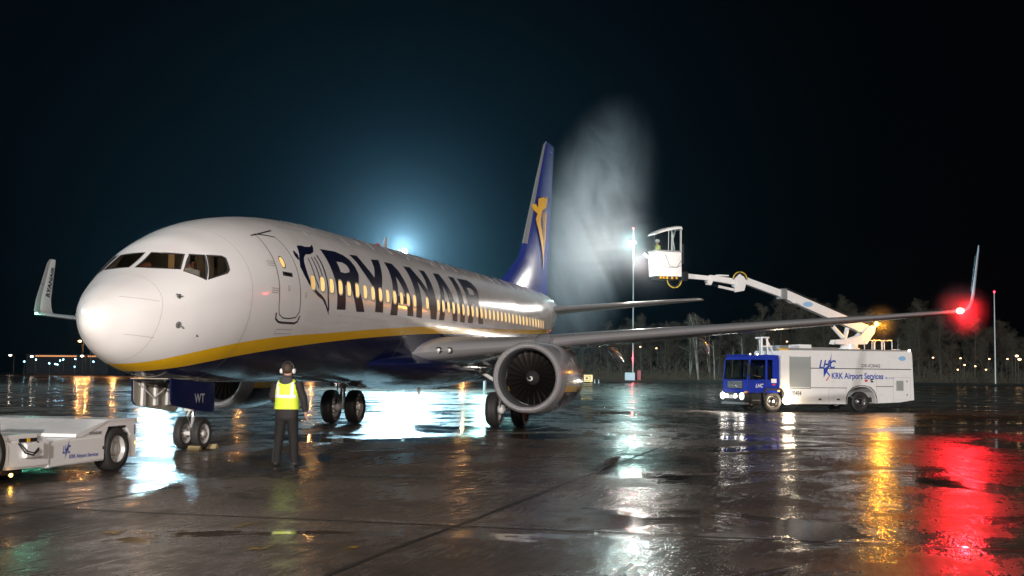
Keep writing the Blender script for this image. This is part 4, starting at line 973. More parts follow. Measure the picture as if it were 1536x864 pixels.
# boom
b = MB(); b.lathe([(3.12, .55), (3.30, .55), (3.30, .45), (3.50, .45), (3.52, .001)], (5.4, 1.25, 0), TWHITE, 'z', 24)
b.prism([(4.35, 3.50), (4.6, 3.48), (6.3, 3.52), (6.78, 4.12), (6.85, 4.48), (6.55, 4.50), (5.9, 3.95), (5.3, 3.78), (4.45, 3.72)], .95, 1.05, TWHITE); b.prism([(4.35, 3.50), (4.6, 3.48), (6.3, 3.52), (6.78, 4.12), (6.85, 4.48), (6.55, 4.50), (5.9, 3.95), (5.3, 3.78), (4.45, 3.72)], 1.45, 1.55, TWHITE)
b.box((4.6, 1.05, 3.50), (6.2, 1.45, 3.66), TWHITE); turret = b.build('boom_turret', truck, True)
def beam(b, p, q, h0, h1, w, m, y=1.25):
    p = Vector(p); q = Vector(q); d = (q-p).normalized(); n = Vector((-d.y, d.x)); 
    b.prism([tuple(p+n*h0/2), tuple(q+n*h1/2), tuple(q-n*h1/2), tuple(p-n*h0/2)], y-w/2, y+w/2, m)
b = MB(); beam(b, (6.55, 4.22), (1.3, 6.05), .50, .46, .38, TWHITE); beam(b, (2.2, 5.75), (-1.25, 6.72), .36, .34, .30, TWHITE)
b.box((1.15, 1.0, 5.75), (1.5, 1.5, 6.28), STEEL, .02); b.prism([(1.6, 5.72), (2.5, 5.45), (2.3, 5.62), (1.9, 5.55)], 1.05, 1.45, TWHITE)
b.tube([(5.1, 1.25, 3.75), (5.3, 1.25, 4.35)], .12, TWHITE, 10); b.tube([(5.15, 1.25, 3.7), (3.9, 1.25, 4.85)], .07, ALU, 10); b.tube([(5.0, 1.25, 3.85), (4.4, 1.25, 4.42)], .11, TWHITE, 10)
lb = b.build('lower_boom', truck, True)
b = MB(); b.tube([(6.3, 1.03, 4.62), (1.4, 1.03, 6.33)], .03, BLK, 6); b.tube([(6.3, 1.47, 4.58), (-1.0, 1.47, 6.95)], .025, BLK, 6); b.build('boom_hose', lb, True)
b = MB(); b.add([(2.9+.30*math.cos(t*.3927)-.15, 1.05, 5.52+.13*math.sin(t*.3927)) for t in range(16)], [tuple(range(16))], MAT['pale_blue_badge']); b.build('oval_badge', lb)
b = MB(); b.lathe([(-.28, .001), (-.28, .19), (.28, .19), (.28, .001)], (-1.3, 1.25, 6.45), TWHITE, 'y', 20); b.prism([(-1.6, 6.0), (-1.05, 6.1), (-.9, 6.6), (-1.3, 6.95), (-1.6, 6.7)], 1.0, 1.06, TWHITE)
b.build('boom_knuckle', truck, True)
b = MB(); beam(b, (-1.3, 6.52), (-2.9, 6.70), .30, .28, .26, TWHITE); beam(b, (-1.9, 6.62), (-4.25, 6.74), .20, .24, .20, TWHITE); b.box((-2.5, 1.08, 6.80), (-1.9, 1.42, 6.87), TWHITE)
b.tube([(-1.4, 1.25, 6.12), (-2.4, 1.25, 6.28)], .07, TWHITE, 10); b.tube([(-2.4, 1.25, 6.28), (-3.2, 1.25, 6.48)], .035, ALU, 8); b.prism([(-3.1, 6.60), (-2.75, 6.60), (-2.9, 6.32), (-3.05, 6.35)], 1.1, 1.4, TWHITE)
b.box((-4.45, 1.05, 6.5), (-4.2, 1.45, 6.95), BLK, .03); ub = b.build('upper_boom', truck, True)
hc = mat('yellow_black_hose', (.5, .38, .04), .6)
for k, (cx, cz, rr, t0, t1) in enumerate(((-1.3, 6.62, .42, .1, 3.0), (-1.3, 6.60, .36, .1, 3.0), (-5.0, 6.52, .40, 3.2, 6.2), (-5.0, 6.52, .33, 3.2, 6.2))):
    b = MB(); b.tube([(cx+rr*math.cos(t0+(t1-t0)*i/12), .98+.04*k, cz+rr*math.sin(t0+(t1-t0)*i/12)) for i in range(13)], .028, hc if k % 2 == 0 else BLK, 6); b.build('hose_loop', ub, True)
# basket
b = MB(); b.prism([(-6.30, 6.66), (-6.36, 7.55), (-6.30, 7.86), (-4.68, 7.86), (-4.66, 6.66)], .45, 2.05, TWHITE); b.box((-6.38, .40, 7.86), (-4.62, 2.10, 7.94), STEEL, .02)
b.box((-6.2, .55, 6.50), (-4.75, 1.95, 6.66), BLK, .03); bk = b.build('spray_basket', truck, False); bk.scale = (.80, .60, 1); bk.location = (-1.02, .50, 0)
b = MB()
for x in (-6.15, -5.95, -5.70, -5.35, -5.05): b.box((x, .43, 6.53), (x+.09, .52, 6.63), YEL)
b.build('warning_blocks', bk)
b = MB(); b.tube([(-6.1, .43, 7.2)]+[(-6.1+.35*i/2, .43, 7.2-.12*math.sin(math.pi*i/8)) for i in range(1, 9)], .012, BLK, 6); b.tube([(-5.8, .42, 7.72), (-5.5, .40, 7.15), (-5.0, .40, 7.10), (-4.7, .42, 7.45)], .014, BLK, 6); b.build('basket_cable', bk, True)
b = MB(); rs = []
for x, z, t in ((-6.42, 8.72, .03), (-6.2, 8.84, .08), (-5.6, 9.02, .10), (-5.0, 9.12, .10), (-4.62, 9.14, .10), (-4.58, 9.05, .04)): rs.append([(x, .48, z-t), (x, .50, z), (x, .75, z+.06), (x, 1.75, z+.06), (x, 2.0, z), (x, 2.02, z-t)])
b.loft(rs, TWHITE); rf = b.build('basket_roof', bk, True, angle=50)
b = MB(); b.box((-4.74, .50, 7.94), (-4.64, .58, 9.0), TWHITE); b.box((-4.74, 1.92, 7.94), (-4.64, 2.0, 9.0), TWHITE)
for x in (-5.55, -5.35): b.tube([(x, .52, 7.94), (x+.02, .52, 8.95)], .022, STEEL, 6)
b.tube([(-5.1, .52, 7.94), (-5.22, .52, 8.5), (-5.05, .52, 9.0)], .022, STEEL, 6); b.box((-6.36, 1.0, 7.94), (-6.30, 1.05, 8.75), STEEL); b.build('roof_post', bk)
b = MB(); b.add([(-6.36, .5, 7.95), (-6.36, 2.0, 7.95), (-6.40, 2.0, 8.75), (-6.40, .5, 8.75)], [(0, 1, 2, 3)], GLASS); b.add([(-6.36, .47, 7.95), (-4.7, .47, 7.95), (-4.7, .47, 9.0), (-6.4, .47, 8.75)], [(0, 1, 2, 3)], GLASS); b.build('basket_window', bk)
b = MB(); b.tube([(-6.3, .9, 7.35), (-6.75, .85, 7.55)], .05, STEEL, 8); b.tube([(-6.75, .85, 7.55), (-7.1, .8, 7.72)], .03, STEEL, 8, .045); b.build('spray_nozzle', bk, True)
b = MB(); b.lathe([(0, .001), (-.03, .09), (.03, .12), (.12, .08)], (-6.52, .55, 7.45), lamp('work_light_glow', (1, .97, .92), 110, False), 'x', 16); b.build('floodlight', bk, True)
b = MB(); b.lathe([(0, .001), (-.03, .07), (.03, .09), (.10, .06)], (-6.40, .30, 7.00), MAT['work_light_glow'], 'x', 16); b.build('floodlight', bk, True)
b = MB(); b.box((-4.64, .40, 7.3), (-4.50, .55, 8.3), BLK, .03); b.build('control_post', bk)
def tl(name, p, power, col, r, spot=None, aim=None):
    W = truck_world(p); A = truck_world(aim) if aim else None
    return point(name, W, power, col, r, spot, A, .7)
def truck_world(p):
    n = Vector((-ta.y, ta.x)); return (44.83+ta.x*p[0]+n.x*p[1], -9.91+ta.y*p[0]+n.y*p[1], p[2])
point('basket_floodlight_beam', truck_world((-6.75, .50, 7.5)), 5200, (1, .97, .93), .08, 95, (46, 1.5, 10), .8)
tl('basket_side_glow', (-7.8, -.4, 7.1), 520, (1, .93, .85), .08)
point('basket_fill_of_fuselage', truck_world((-6.9, .3, 7.3)), 750, (1, .95, .9), .08, 70, (36, -1, 6.5), .8)
# beacon on the boom heel
b = MB(); b.ball((6.95, 1.0, 4.60), .10, lamp('amber_beacon_glow', (1, .38, .02), 120, False), (1, 1, 1.2), 12); b.lathe([(4.44, .001), (4.44, .09), (4.5, .09)], (6.95, 1.0, 0), BLK, 'z', 12); b.build('amber_beacon', truck, True)
tl('amber_beacon_light', (7.05, .75, 4.62), 600, (1, .36, .02), .1)
# crew
ORANGE = mat('work_jacket_yellow', (.35, .40, .10), .7)
def operator():
    w_ = truck_world((-5.85, 1.25, 6.68))
    P = dict(PM); r = thing('person', 'operator in pale jacket and helmet, standing inside the raised spray basket', 'person', w_, trz+math.pi)
    skin_body('body', *body_points(P), SKIN, r)
    torso('jacket', [(0, 0, .84, .13, .19), (0, 0, 1.1, .13, .20), (.01, 0, 1.3, .145, .22), (.0, 0, 1.45, .125, .225), (0, 0, 1.52, .09, .15), (0, 0, 1.57, .065, .075)], ORANGE, r)
    sleeve('jacket_sleeve', [(0, .19, 1.47), (.02, .28, 1.20), (.19, .17, 1.10)], [.085, .068, .05], ORANGE, r); sleeve('jacket_sleeve', [(0, -.19, 1.47), (-.01, -.305, 1.18), (.028, -.332, .96)], [.085, .068, .052], ORANGE, r)
    for s in (1, -1): sleeve('trouser_leg', [(0, s*.09, .93), (.02, s*.13, .52), (.0, s*.155, .09)], [.112, .088, .08], TROU, r, 12)
    b = MB(); b.ball((0, 0, 1.75), .115, TWHITE, (1.1, 1, .8), 16); b.build('helmet', r, True)
operator()
n_ = Vector((-ta.y, ta.x)); wd = truck_world((-.15, .70, 1.42))
seated('driver in dark jacket seated at the wheel inside the blue truck cab', wd, trz+math.pi, JACK, HAIR)

# ------------------------------------------------------------------ tow tractor   built in world axes, long side at y = -1.93
tug = thing('tow_tractor', 'low white aircraft tow tractor at the left edge in front of the nose wheel', 'tow tractor', (-3.6, -1.0, 0))
T0 = Vector((3.6, 1.0, 0))
def tb(): b = MB(); b.M = Matrix.Translation(T0); return b
YN, YF = -1.90, .55
b = tb()
b.prism([(-3.95, .17), (-3.95, .56), (-3.05, .60), (-2.33, .83), (-1.46, .84), (-1.40, .22), (-1.62, .22), (-1.62, .60), (-1.75, .74), (-2.28, .74), (-2.38, .58), (-2.40, .20)], YN, YF, TWHITE)
chs = b.build('tractor_body', tug)
b = tb(); rs = [(-4.14, .60), (-4.10, .655), (-3.98, .67), (-3.30, .865), (-1.48, .868), (-1.46, .83), (-2.30, .82), (-3.12, .61)]
b.prism([(-3.22, .60), (-3.20, .655), (-2.30, .855), (-1.47, .86), (-1.46, .83), (-2.32, .825), (-3.05, .60)], YN-.015, YF+.015, TWHITE); b.build('engine_hood', chs)
b = tb(); b.prism([(-3.92, .185), (-3.92, .545), (-2.42, .575), (-2.42, .225)], YN-.02, YN, TWHITE); b.build('side_panel', chs)
b = tb(); b.box((-4.95, YN-.04, .20), (-3.93, YF, .62), TWHITE, .03); b.box((-4.95, YN-.02, .62), (-4.22, YF, .70), TWHITE, .01); bx = b.build('front_platform', tug, True, angle=40)
b = tb(); b.box((-4.60, YN-.11, .36), (-4.17, YN-.02, .57), TWHITE, .015); b.build('battery_box', bx, True)
b = tb(); b.box((-4.70, YN-.055, .59), (-4.27, YN-.042, .645), BLK); b.box((-4.52, YN-.062, .592), (-4.45, YN-.050, .643), YEL); b.build('warning_stripe', bx)
b = tb(); b.tube([(-4.72, YN-.05, .58), (-4.66, YN-.13, .44), (-4.5, YN-.15, .40), (-4.34, YN-.13, .46), (-4.25, YN-.05, .58)], .012, BLK, 6); b.tube([(-4.68, YN-.05, .58), (-4.6, YN-.12, .46), (-4.45, YN-.14, .43), (-4.3, YN-.1, .5), (-4.22, YN-.05, .57)], .010, BLK, 6); b.build('cable', bx, True)
b = tb(); b.box((-5.5, YN+.25, .70), (-4.72, YN+1.0, .98), TWHITE, .03); b.prism([(-4.85, .71), (-4.79, .71), (-4.81, .86), (-4.83, .86)], YN+.20, YN+.24, mat('copper_brown', (.3, .12, .06), .5)); b.build('seat_console', tug, True, angle=40)
b = tb(); b.box((-8.0, YN, .25), (-4.97, YF, .72), TWHITE, .04); b.build('tractor_body', tug, True, angle=40)
b = tb(); b.box((-1.66, YN+.04, .22), (-1.55, YF, .62), BLK); b.box((-2.40, YN+.5, .25), (-1.62, YF-.5, .7), BLK); b.build('wheel_well', chs)
for p_, q_, nm_ in (((-2.0, YN-.004, .72), (-1.76, YN+.004, .745), 'vent_slot'), ((-1.49, YN-.006, .58), (-1.46, YN+.006, .75), 'rear_handle'), ((-2.47, YN-.03, .38), (-2.44, YN-.018, .43), 'hood_latch')):
    b = tb(); b.box(p_, q_, BLK); b.build(nm_, chs)
b = tb(); b.ball((-1.44, YN, .44), .022, lamp('tractor_marker', (1, .55, .1), 5, False), n=8); b.build('marker_lamp', chs, True)
b = tb(); b.ball((-4.88, YN-.06, .13), .025, lamp('tractor_amber', (1, .5, .08), 30, False), n=8); b.box((-4.95, YN+.1, .12), (-4.4, YF, .2), BLK); b.build('marker_lamp', tug, True)
def twh(x, y, r, w_, sgn):
    T = tb(); h = w_/2
    T.lathe([(-h*.7, r*.60), (-h, r*.68), (-h, r*.90), (-h*.75, r), (h*.75, r), (h, r*.9), (h, r*.68), (h*.7, r*.6)], (x, y, r), RUB, 'y', 36); t = T.build('wheel', tug, True, angle=50)
    H = tb(); H.lathe([(-h*.75, r*.64), (-h*.9, r*.60), (-h*.3, r*.52), (-h*.2, r*.35), (-h*.6, r*.30), (-h*.75, r*.12), (-h*.75, .001)], (x, y, r), HUB, 'y', 28)
    for k in range(8): a = 2*math.pi*k/8; H.ball((x+r*.42*math.cos(a), y-h*.35, r+r*.42*math.sin(a)), r*.04, STEEL, n=6)
    H.build('rim', t, True)
twh(-2.0, -1.78, .36, .30, 1); twh(-2.0, .40, .36, .30, 1); twh(-5.42, -1.80, .44, .34, 1); twh(-5.42, .42, .44, .34, 1)
text_mesh('company_letters', 'LHC', .17, LOGOB, lambda u, v: (T0.x-3.57+u, T0.y+YN-.024, .37+v), chs, .004, width=.21, shear=.3)
b = tb(); b.add([(-3.40, YN-.026, .58), (-3.48, YN-.026, .42), (-3.52, YN-.026, .28), (-3.44, YN-.026, .42)], [(0, 1, 2, 3)], LOGOB); b.build('lightning_mark', chs)
text_mesh('company_letters', 'KRK Airport Services', .085, LOGOB, lambda u, v: (T0.x-3.39+u, T0.y+YN-.024, .285+v), chs, .0015, width=.80)
text_mesh('maker_letters', 'DOUGLAS', .06, LETTER, lambda u, v: (T0.x-2.83+u, T0.y+YN-.008, .63+v), chs, .002, width=.34)
text_mesh('maker_letters', 'TBL 180', .045, LETTER, lambda u, v: (T0.x-2.40+u, T0.y+YN-.008, .77+v), chs, .0015, width=.22) if False else None
# ------------------------------------------------------------------ chocks
for i, (x, y, lb_) in enumerate(((3.60, -.30, 'yellowish wheel chock lying in front of the nose wheels'), (4.46, -.24, 'wheel chock lying close behind the nose wheels'))):
    b = MB(); b.prism([(-.10, 0), (.10, 0), (.03, .12), (-.03, .12)], -.22, .22, mat('worn_chock', (.30, .24, .12), .7, noise=.3, nscale=10)); c = b.build('wheel_chock', None, False, (x, y, .004)); c.scale = (.8, .62, .8)
    tag(c, lb_, 'wheel chock', 'chocks at the nose wheels')

# ------------------------------------------------------------------ ground
def ground_z(x, y):
    t = min(1, max(0, (x-110)/150)); return 1.0*t*t*(3-2*t)
def ground_mat():
    m = bpy.data.materials.new('wet_concrete'); m.use_nodes = True; t = m.node_tree; b = t.nodes['Principled BSDF']; N = t.nodes.new; Lk = t.links.new
    tc = N('ShaderNodeTexCoord')
    def noise(scale, vec, det=5, rough=.55, dist=0.0):
        mp = N('ShaderNodeMapping'); mp.inputs['Scale'].default_value = vec; Lk(tc.outputs['Object'], mp.inputs[0])
        n = N('ShaderNodeTexNoise'); n.inputs['Scale'].default_value = scale; n.inputs['Detail'].default_value = det; n.inputs['Roughness'].default_value = rough; n.inputs['Distortion'].default_value = dist
        Lk(mp.outputs[0], n.inputs['Vector']); return n.outputs['Fac']
    def rng(s, a, c, d, e):
        r = N('ShaderNodeMapRange'); r.inputs['From Min'].default_value = a; r.inputs['From Max'].default_value = c; r.inputs['To Min'].default_value = d; r.inputs['To Max'].default_value = e; Lk(s, r.inputs['Value']); return r.outputs[0]
    def math2(op, a, c):
        q = N('ShaderNodeMath'); q.operation = op
        for i, v in enumerate((a, c)):
            if isinstance(v, (int, float)): q.inputs[i].default_value = v
            else: Lk(v, q.inputs[i])
        return q.outputs[0]
    pud = rng(noise(.22, (.75, 1, 1), 8, .66, .8), .53, .585, 0, 1)      # standing water
    mid = noise(.55, (.6, 1, 1), 7, .68, .5); fine = noise(55, (1, 1, 1), 3); brush = noise(16, (.07, 1, 1), 3, .6); coarse = noise(8, (1, 1, 1), 4, .6); ripple = noise(2.0, (.8, 1, 1), 3, .5)
    ro = rng(mid, .38, .62, .15, .40); mixr = N('ShaderNodeMix'); mixr.data_type = 'FLOAT'; ro = math2('ADD', ro, math2('ADD', rng(noise(4.5, (.5, 1, 1), 5, .7), .35, .65, -.07, .09), rng(brush, .35, .65, -.05, .05))); Lk(pud, mixr.inputs[0]); Lk(ro, mixr.inputs[2]); mixr.inputs[3].default_value = .06
    Lk(mixr.outputs[0], b.inputs['Roughness'])
    cr = N('ShaderNodeMix'); cr.data_type = 'RGBA'; cr.inputs[6].default_value = (.038, .027, .021, 1); cr.inputs[7].default_value = (.120, .085, .064, 1); Lk(rng(noise(.35, (1, 1, 1), 8, .65), .35, .65, 0, 1), cr.inputs[0]); Lk(cr.outputs[2], b.inputs['Base Color'])
    h = math2('ADD', math2('ADD', math2('MULTIPLY', fine, .42), math2('MULTIPLY', ripple, 1.3)), math2('ADD', math2('MULTIPLY', brush, .55), math2('MULTIPLY', coarse, 1.1)))
    dry = rng(pud, 0, 1, 1.0, .12); h = math2('MULTIPLY', h, dry)
    bp = N('ShaderNodeBump'); bp.inputs['Strength'].default_value = .5; bp.inputs['Distance'].default_value = .007; Lk(h, bp.inputs['Height']); Lk(bp.outputs[0], b.inputs['Normal'])
    b.inputs['IOR'].default_value = 1.40
    return m
GM = ground_mat()
gx = [-60, -30, 0, 30, 60, 90]+[110+10*k for k in range(16)]+[300, 400, 600, 1000, 1800, 3000]; gy = [-1500, -600, -250, -100, -30, 0, 30, 100, 250, 600, 1500]
b = MB(); vs = [(x, y, ground_z(x, y)) for x in gx for y in gy]; k = len(gy)
b.add(vs, [(i*k+j, (i+1)*k+j, (i+1)*k+j+1, i*k+j+1) for i in range(len(gx)-1) for j in range(k-1)], GM); kind(b.build('apron_ground', None, True, angle=60), 'structure')
# slab joints
JM = mat('joint_sealant', (.012, .011, .010), .45)
def joint(y0, y1, x0=-25, x1=110, w_=.035):
    n = 90; vs = []
    for i in range(n+1):
        t = i/n; x = x0+(x1-x0)*t; y = y0+(y1-y0)*t+random.uniform(-.02, .02); ww = w_*random.uniform(.5, 1.4)
        vs += [(x, y-ww, .004), (x, y+ww, .004)]
    return vs, [(2*i, 2*i+1, 2*i+3, 2*i+2) for i in range(n)]
b = MB()
for y, w_ in ((-9.75, .038), (-4.6, .03), (.6, .025), (5.8, .02), (-20, .03), (11, .02), (-25.2, .03)): b.add(*joint(y, y+1.6+.0, w_=w_), JM)
def cross(x, w_=.03):
    n = 60; vs = []
    for i in range(n+1): y = -40+70*i/n; xx = x+(.02*y)+random.uniform(-.015, .015); vs += [(xx-w_, y, .0042), (xx+w_, y, .0042)]
    return vs, [(2*i, 2*i+1, 2*i+3, 2*i+2) for i in range(n)]
for x in (-13.5, -7.5, -1.5, 4.5, 10.5, 16.5, 22.5, 28.5, 34.5, 40.5, 46.5): b.add(*cross(x), JM)
kind(b.build('slab_joints', None), 'structure')
# worn paint
YP = mat('worn_yellow_line', (.42, .24, .02), .40, noise=.5, nscale=6)
_t = YP.node_tree; _b = _t.nodes['Principled BSDF']; _tc = _t.nodes.new('ShaderNodeTexCoord'); _n = _t.nodes.new('ShaderNodeTexNoise'); _n.inputs['Scale'].default_value = 3.2; _n.inputs['Detail'].default_value = 8; _n.inputs['Roughness'].default_value = .7
_t.links.new(_tc.outputs['Object'], _n.inputs['Vector']); _g = _t.nodes.new('ShaderNodeMapRange'); _g.inputs['From Min'].default_value = .50; _g.inputs['From Max'].default_value = .60; _t.links.new(_n.outputs['Fac'], _g.inputs['Value']); _t.links.new(_g.outputs[0], _b.inputs['Alpha'])
b = MB()
def patch(cx, cy, lx, ly, z=.008, n=14):
    pts = [(cx+lx*(.6+.4*random.random())*math.cos(2*math.pi*i/n), cy+ly*(.6+.4*random.random())*math.sin(2*math.pi*i/n), z) for i in range(n)]; b.add(pts, [tuple(range(n))], YP)
for cx, cy, lx, ly in ((-9.6, -6.45, .5, .12), (-9.2, -6.75, .3, .07), (-9.9, -8.3, .35, .22), (-9.8, -9.15, .25, .08), (-8.3, -7.4, .5, .06)): patch(cx, cy, lx, ly)
vs = [(-20+i*1.0, -15.02+.0158*(i)+random.uniform(-.006, .006)+dy, .0085) for i in range(60) for dy in (0, .018)]
kind(b.build('worn_paint_marks', None), 'structure')
b = MB(); b.add(vs, [(2*i, 2*i+1, 2*i+3, 2*i+2) for i in range(59)], YP); kind(b.build('apron_line', None), 'structure')
# verge beyond the apron
gm = mat('dark_grass', (.035, .045, .02), .9, noise=.5, nscale=.6, bump=.6, bscale=3)
b = MB(); b.add([(214, -320, ground_z(214, 0)+.02), (214, 48, ground_z(214, 0)+.02), (1500, 260, 1.03), (1500, -1400, 1.03)], [(0, 1, 2, 3)], gm)
b.v = [Vector(v) for v in b.v]; b2 = MB(); xs2 = (214, 225, 240, 262, 400, 1500); yl = (-330, -340, -355, -380, -600, -1400); yr = (50, 52, 55, 60, 90, 300)
vv = []
for x, a, c in zip(xs2, yl, yr):
    for k in range(9): y = a+(c-a)*k/8; vv.append((x, y, ground_z(x, y)+.05+(.25 if 235 < x < 270 else 0)))
b2.add(vv, [(i*9+j, i*9+j+1, (i+1)*9+j+1, (i+1)*9+j) for i in range(5) for j in range(8)], gm); kind(b2.build('grass_verge', None, True, angle=80), 'structure')

# ------------------------------------------------------------------ masts, signs, lamps
def mast(label, loc, h, head, lampm, red=(), dish=True, power=None, box=True, cat='light mast'):
    r = thing('light_mast', label, cat, loc)
    b = MB(); b.tube([(0, 0, 0), (0, 0, h)], .20, STEEL, 10, .10); b.build('pole', r, True)
    if head:
        b = MB(); b.box((-.9, -.7, head-.3), (.2, .7, head+.1), STEEL, .05); hd = b.build('lamp_head', r)
        b = MB(); b.ball((-.95, 0, head-.05), .45, lampm, (.5, 1.4, .9), 14); b.build('lamp_glass', hd, True)
    for z in red:
        b = MB(); b.ball((-.35, 0, z), .16, lamp('obstruction_red', (1, .02, .04), 22, False), n=10); b.build('obstruction_lamp', r, True)
    return r
m1 = mast('tall steel light mast with white flood lamp and red lights, right of the tail spray', (240, 29.3, 1.0), 31.3, 28.3, lamp('flood_white', (.75, 1, .95), 7, False), (31.2, 4.6))
point('mast_flood', (238.4, 29.6, 29.2), 9000, (.62, 1.0, .95), .6)
point('mast_red_low', (239.2, 29.3, 5.6), 500, (1, .05, .05), .2)
b = MB(); b.box((-1.2, -1.0, 0), (1.2, 1.0, 1.7), STEEL, .03); b.box((.2, -2.0, 0), (1.0, -1.3, 2.2), REDP, .03); bx = b.build('equipment_cabinet', None, False, (238, 29.4, 1.0)); tag(bx, 'grey equipment cabinet at the foot of the tall light mast', 'cabinet')
mast('thin far mast with one red light on top, at the right edge above the trees', (240, -40.1, 1.0), 17.6, None, None, (17.7,))
for i, (x, y, h) in enumerate(((121.2, 36.6, 16.3), (121.2, 67.5, 12.6), (121.2, 26.8, 11.0))):
    mast(['floodlight mast glowing behind the middle of the fuselage', 'floodlight mast hidden behind the nose of the aircraft', 'lower floodlight mast hidden behind the rear fuselage'][i], (x, y, 0), h, h-.7, MAT['flood_white'])
SOD = lamp('sodium_lamp', (1, .45, .12), 60, False)
def lamppost(h, m, name='street_lamp', r=.28):
    t = thing(name, '', 'street lamp', (0, 0, 0)); b = MB(); b.tube([(0, 0, 0), (0, 0, h), (-.5, 0, h+.2), (-1.1, 0, h+.2)], .06, BLK, 6); b.build('pole', t, True)
    b = MB(); b.ball((-1.3, 0, h+.15), r, m, (1.3, 1, .6), 10); b.build('lamp_glass', t, True); return t
lp = lamppost(7.6, SOD); first = True
sod = [(125, 149.57, 7.5, 'orange street lamp shining just left of the aircraft nose'), (137, 147.58, 7.2, 'far street lamp behind the nose, leftmost of those the aircraft hides'), (177, 141.0, 7.0, 'far street lamp hidden behind the radome'),
       (218, 134.35, 6.6, 'far street lamp hidden behind the cockpit'), (366, 110.97, 7.5, 'far street lamp hidden behind the front door'), (471, 94.97, 7.5, 'far street lamp hidden behind the harp emblem'), (700, 62, 7.5, 'far street lamp hidden behind the engine')]
for px, y, h, lb_ in sod:
    if first: o = lp; first = False; o.location = (230, y, .7)
    else: o = dup(lp, (230, y, .7+(h-7.5)))
    o['label'] = lb_; o['group'] = 'orange street lamps far behind the aircraft'
    point('sodium_lamp_light', (228.4, y, h+.85), 2200 if px < 200 else 1500, (1, .42, .12), .25)
l2 = lamppost(4.2, lamp('far_white_lamp', (1, .8, .6), 30, False), r=.25)
for i, (y, z) in enumerate(((166.95, 5.27), (161.49, 5.0), (148.9, 5.2))):
    o = l2 if i == 0 else dup(l2, (230, y, z-4.35)); o.location = (230, y, z-4.35); o['group'] = 'small white lamps low over the left horizon'
    o['label'] = ['leftmost small white lamp near the left picture edge', 'small white lamp at the left end of the lit building', 'small white lamp just left of the aircraft nose'][i]
BL = lamp('taxiway_blue', (.35, .75, 1), 26, False)
tx = thing('taxiway_lamp', '', 'taxiway lamp', (0, 0, 0)); b = MB(); b.tube([(0, 0, -3), (0, 0, -.1)], .05, BLK, 6); b.build('stake', tx, True); b = MB(); b.ball((0, 0, 0), .115, BL, n=8); b.build('lamp_glass', tx, True)
def pix(px, py, xd):
    d = F+R2*(px-768)/1940.34-U2*(py-432)/1940.34; t = (xd+21.24184)/d.x; return Vector((-21.24184, -13.70522, 1.62067))+d*t
TXP = [(230, 164.25, 3.9), (230, 157.9, 3.55), (230, 156.4, 3.42), (230, 155.85, 3.3), (230, 155.2, 4.2), (230, 154.4, 4.4), (230, 151.4, 4.55), (230, 151.5, 2.85), (230, 146.9, 4.0), (230, 161.3, 4.35)]
for i, (x, y, z) in enumerate(TXP):
    o = tx if i == 0 else dup(tx, (x, y, z)); o.location = (x, y, z); o['group'] = 'small blue taxiway lamps on the far left'; o['label'] = 'tiny blue taxiway lamp on the dark field left of the nose'
# distant lit building
r = thing('terminal_building', 'far low building with one long row of orange lit windows on the left horizon', 'building', (420, 281, 1.0))
b = MB(); b.box((0, -19, 0), (12, 17, 7.6), mat('far_building_wall', (.05, .05, .055), .8)); b.build('wall', r)
wp = MB(); wp.box((-.15, -.30, 6.6), (-.05, .30, 7.1), lamp('building_window_orange', (1, .42, .16), 1.2, False))
w0 = wp.build('window', r); w0.location = (0, 12.5, 0)
for k in range(1, 34):
    if k in (20, 21, 24): continue
    o = w0.copy(); COL.objects.link(o); o.location = (0, 12.5-.92*k, 0)
# apron sign and edge markers
r = thing('taxiway_sign', 'small yellow lit taxiway sign on the far apron edge right of the engine', 'sign', (200, 30.8, .55))
b = MB(); b.box((0, -1.0, .35), (.15, 1.0, 1.55), lamp('sign_yellow', (1, .75, .25), 1.1, False)); pn = b.build('sign_panel', r)
b = MB()
for a, c in (((-.62, .55), (.62, .62)), ((-.62, 1.28), (.62, 1.35)), ((-.62, .62), (-.52, 1.28)), ((.52, .62), (.62, 1.28)), ((-.2, .8), (.2, 1.1))): b.box((-.02, a[0], a[1]), (-.005, c[0], c[1]), BLK)
b.build('sign_symbol', pn)
for y in (-.7, .7):
    b = MB(); b.box((.02, y-.05, 0), (.12, y+.05, .35), YEL); b.build('leg', r)
for i, y in enumerate((29.4, 28.7)):
    b = MB(); b.lathe([(0, .22), (.05, .20), (.06, .13), (.75, .05), (.8, .02)], (0, 0, 0), mat('marker_pale', (.75, .75, .7), .6), 'z', 12); c = b.build('marker_cone', None, True, (200, y, .55)); tag(c, ['left one of two pale marker cones beside the taxiway sign', 'right one of two pale marker cones beside the taxiway sign'][i], 'marker cone', 'pale marker cones by the sign')
# lamps beyond on the right
l3 = lamppost(3.4, lamp('far_warm_lamp', (1, .6, .28), 7, False), r=.18)
RL = [(1399, 537, 'faint'), (1440, 538, 'bright'), (1446, 548, 'dim'), (1436, 555, 'pale'), (1462, 550, 'orange'), (1483, 539, 'twin'), (1478, 555, 'gold'), (1510, 539, 'warm'), (1523, 535, 'brightest'), (1527, 540, 'brightest'), (901, 520, 'x'), (986, 523, 'x'), (1181, 513, 'x'), (962, 521, 'x')]
for i, (px, py, nm) in enumerate(RL):
    p = pix(px, py, 246); o = l3 if i == 0 else dup(l3, p); o.location = (p.x, p.y, p.z-3.5)
    o['group'] = 'small warm lamps in front of the trees'; o['label'] = 'tiny warm lamp glowing low among the trees, right of the truck' if px > 1300 else ('tiny warm lamp low in the trees above the truck cab and engine' if px > 0 else '')
    if nm == 'brightest': o.scale = (1.8, 1.8, 1.8); o.location = (p.x, p.y, p.z-6.3); o['label'] = 'brighter warm lamp of the pair at the right picture edge'

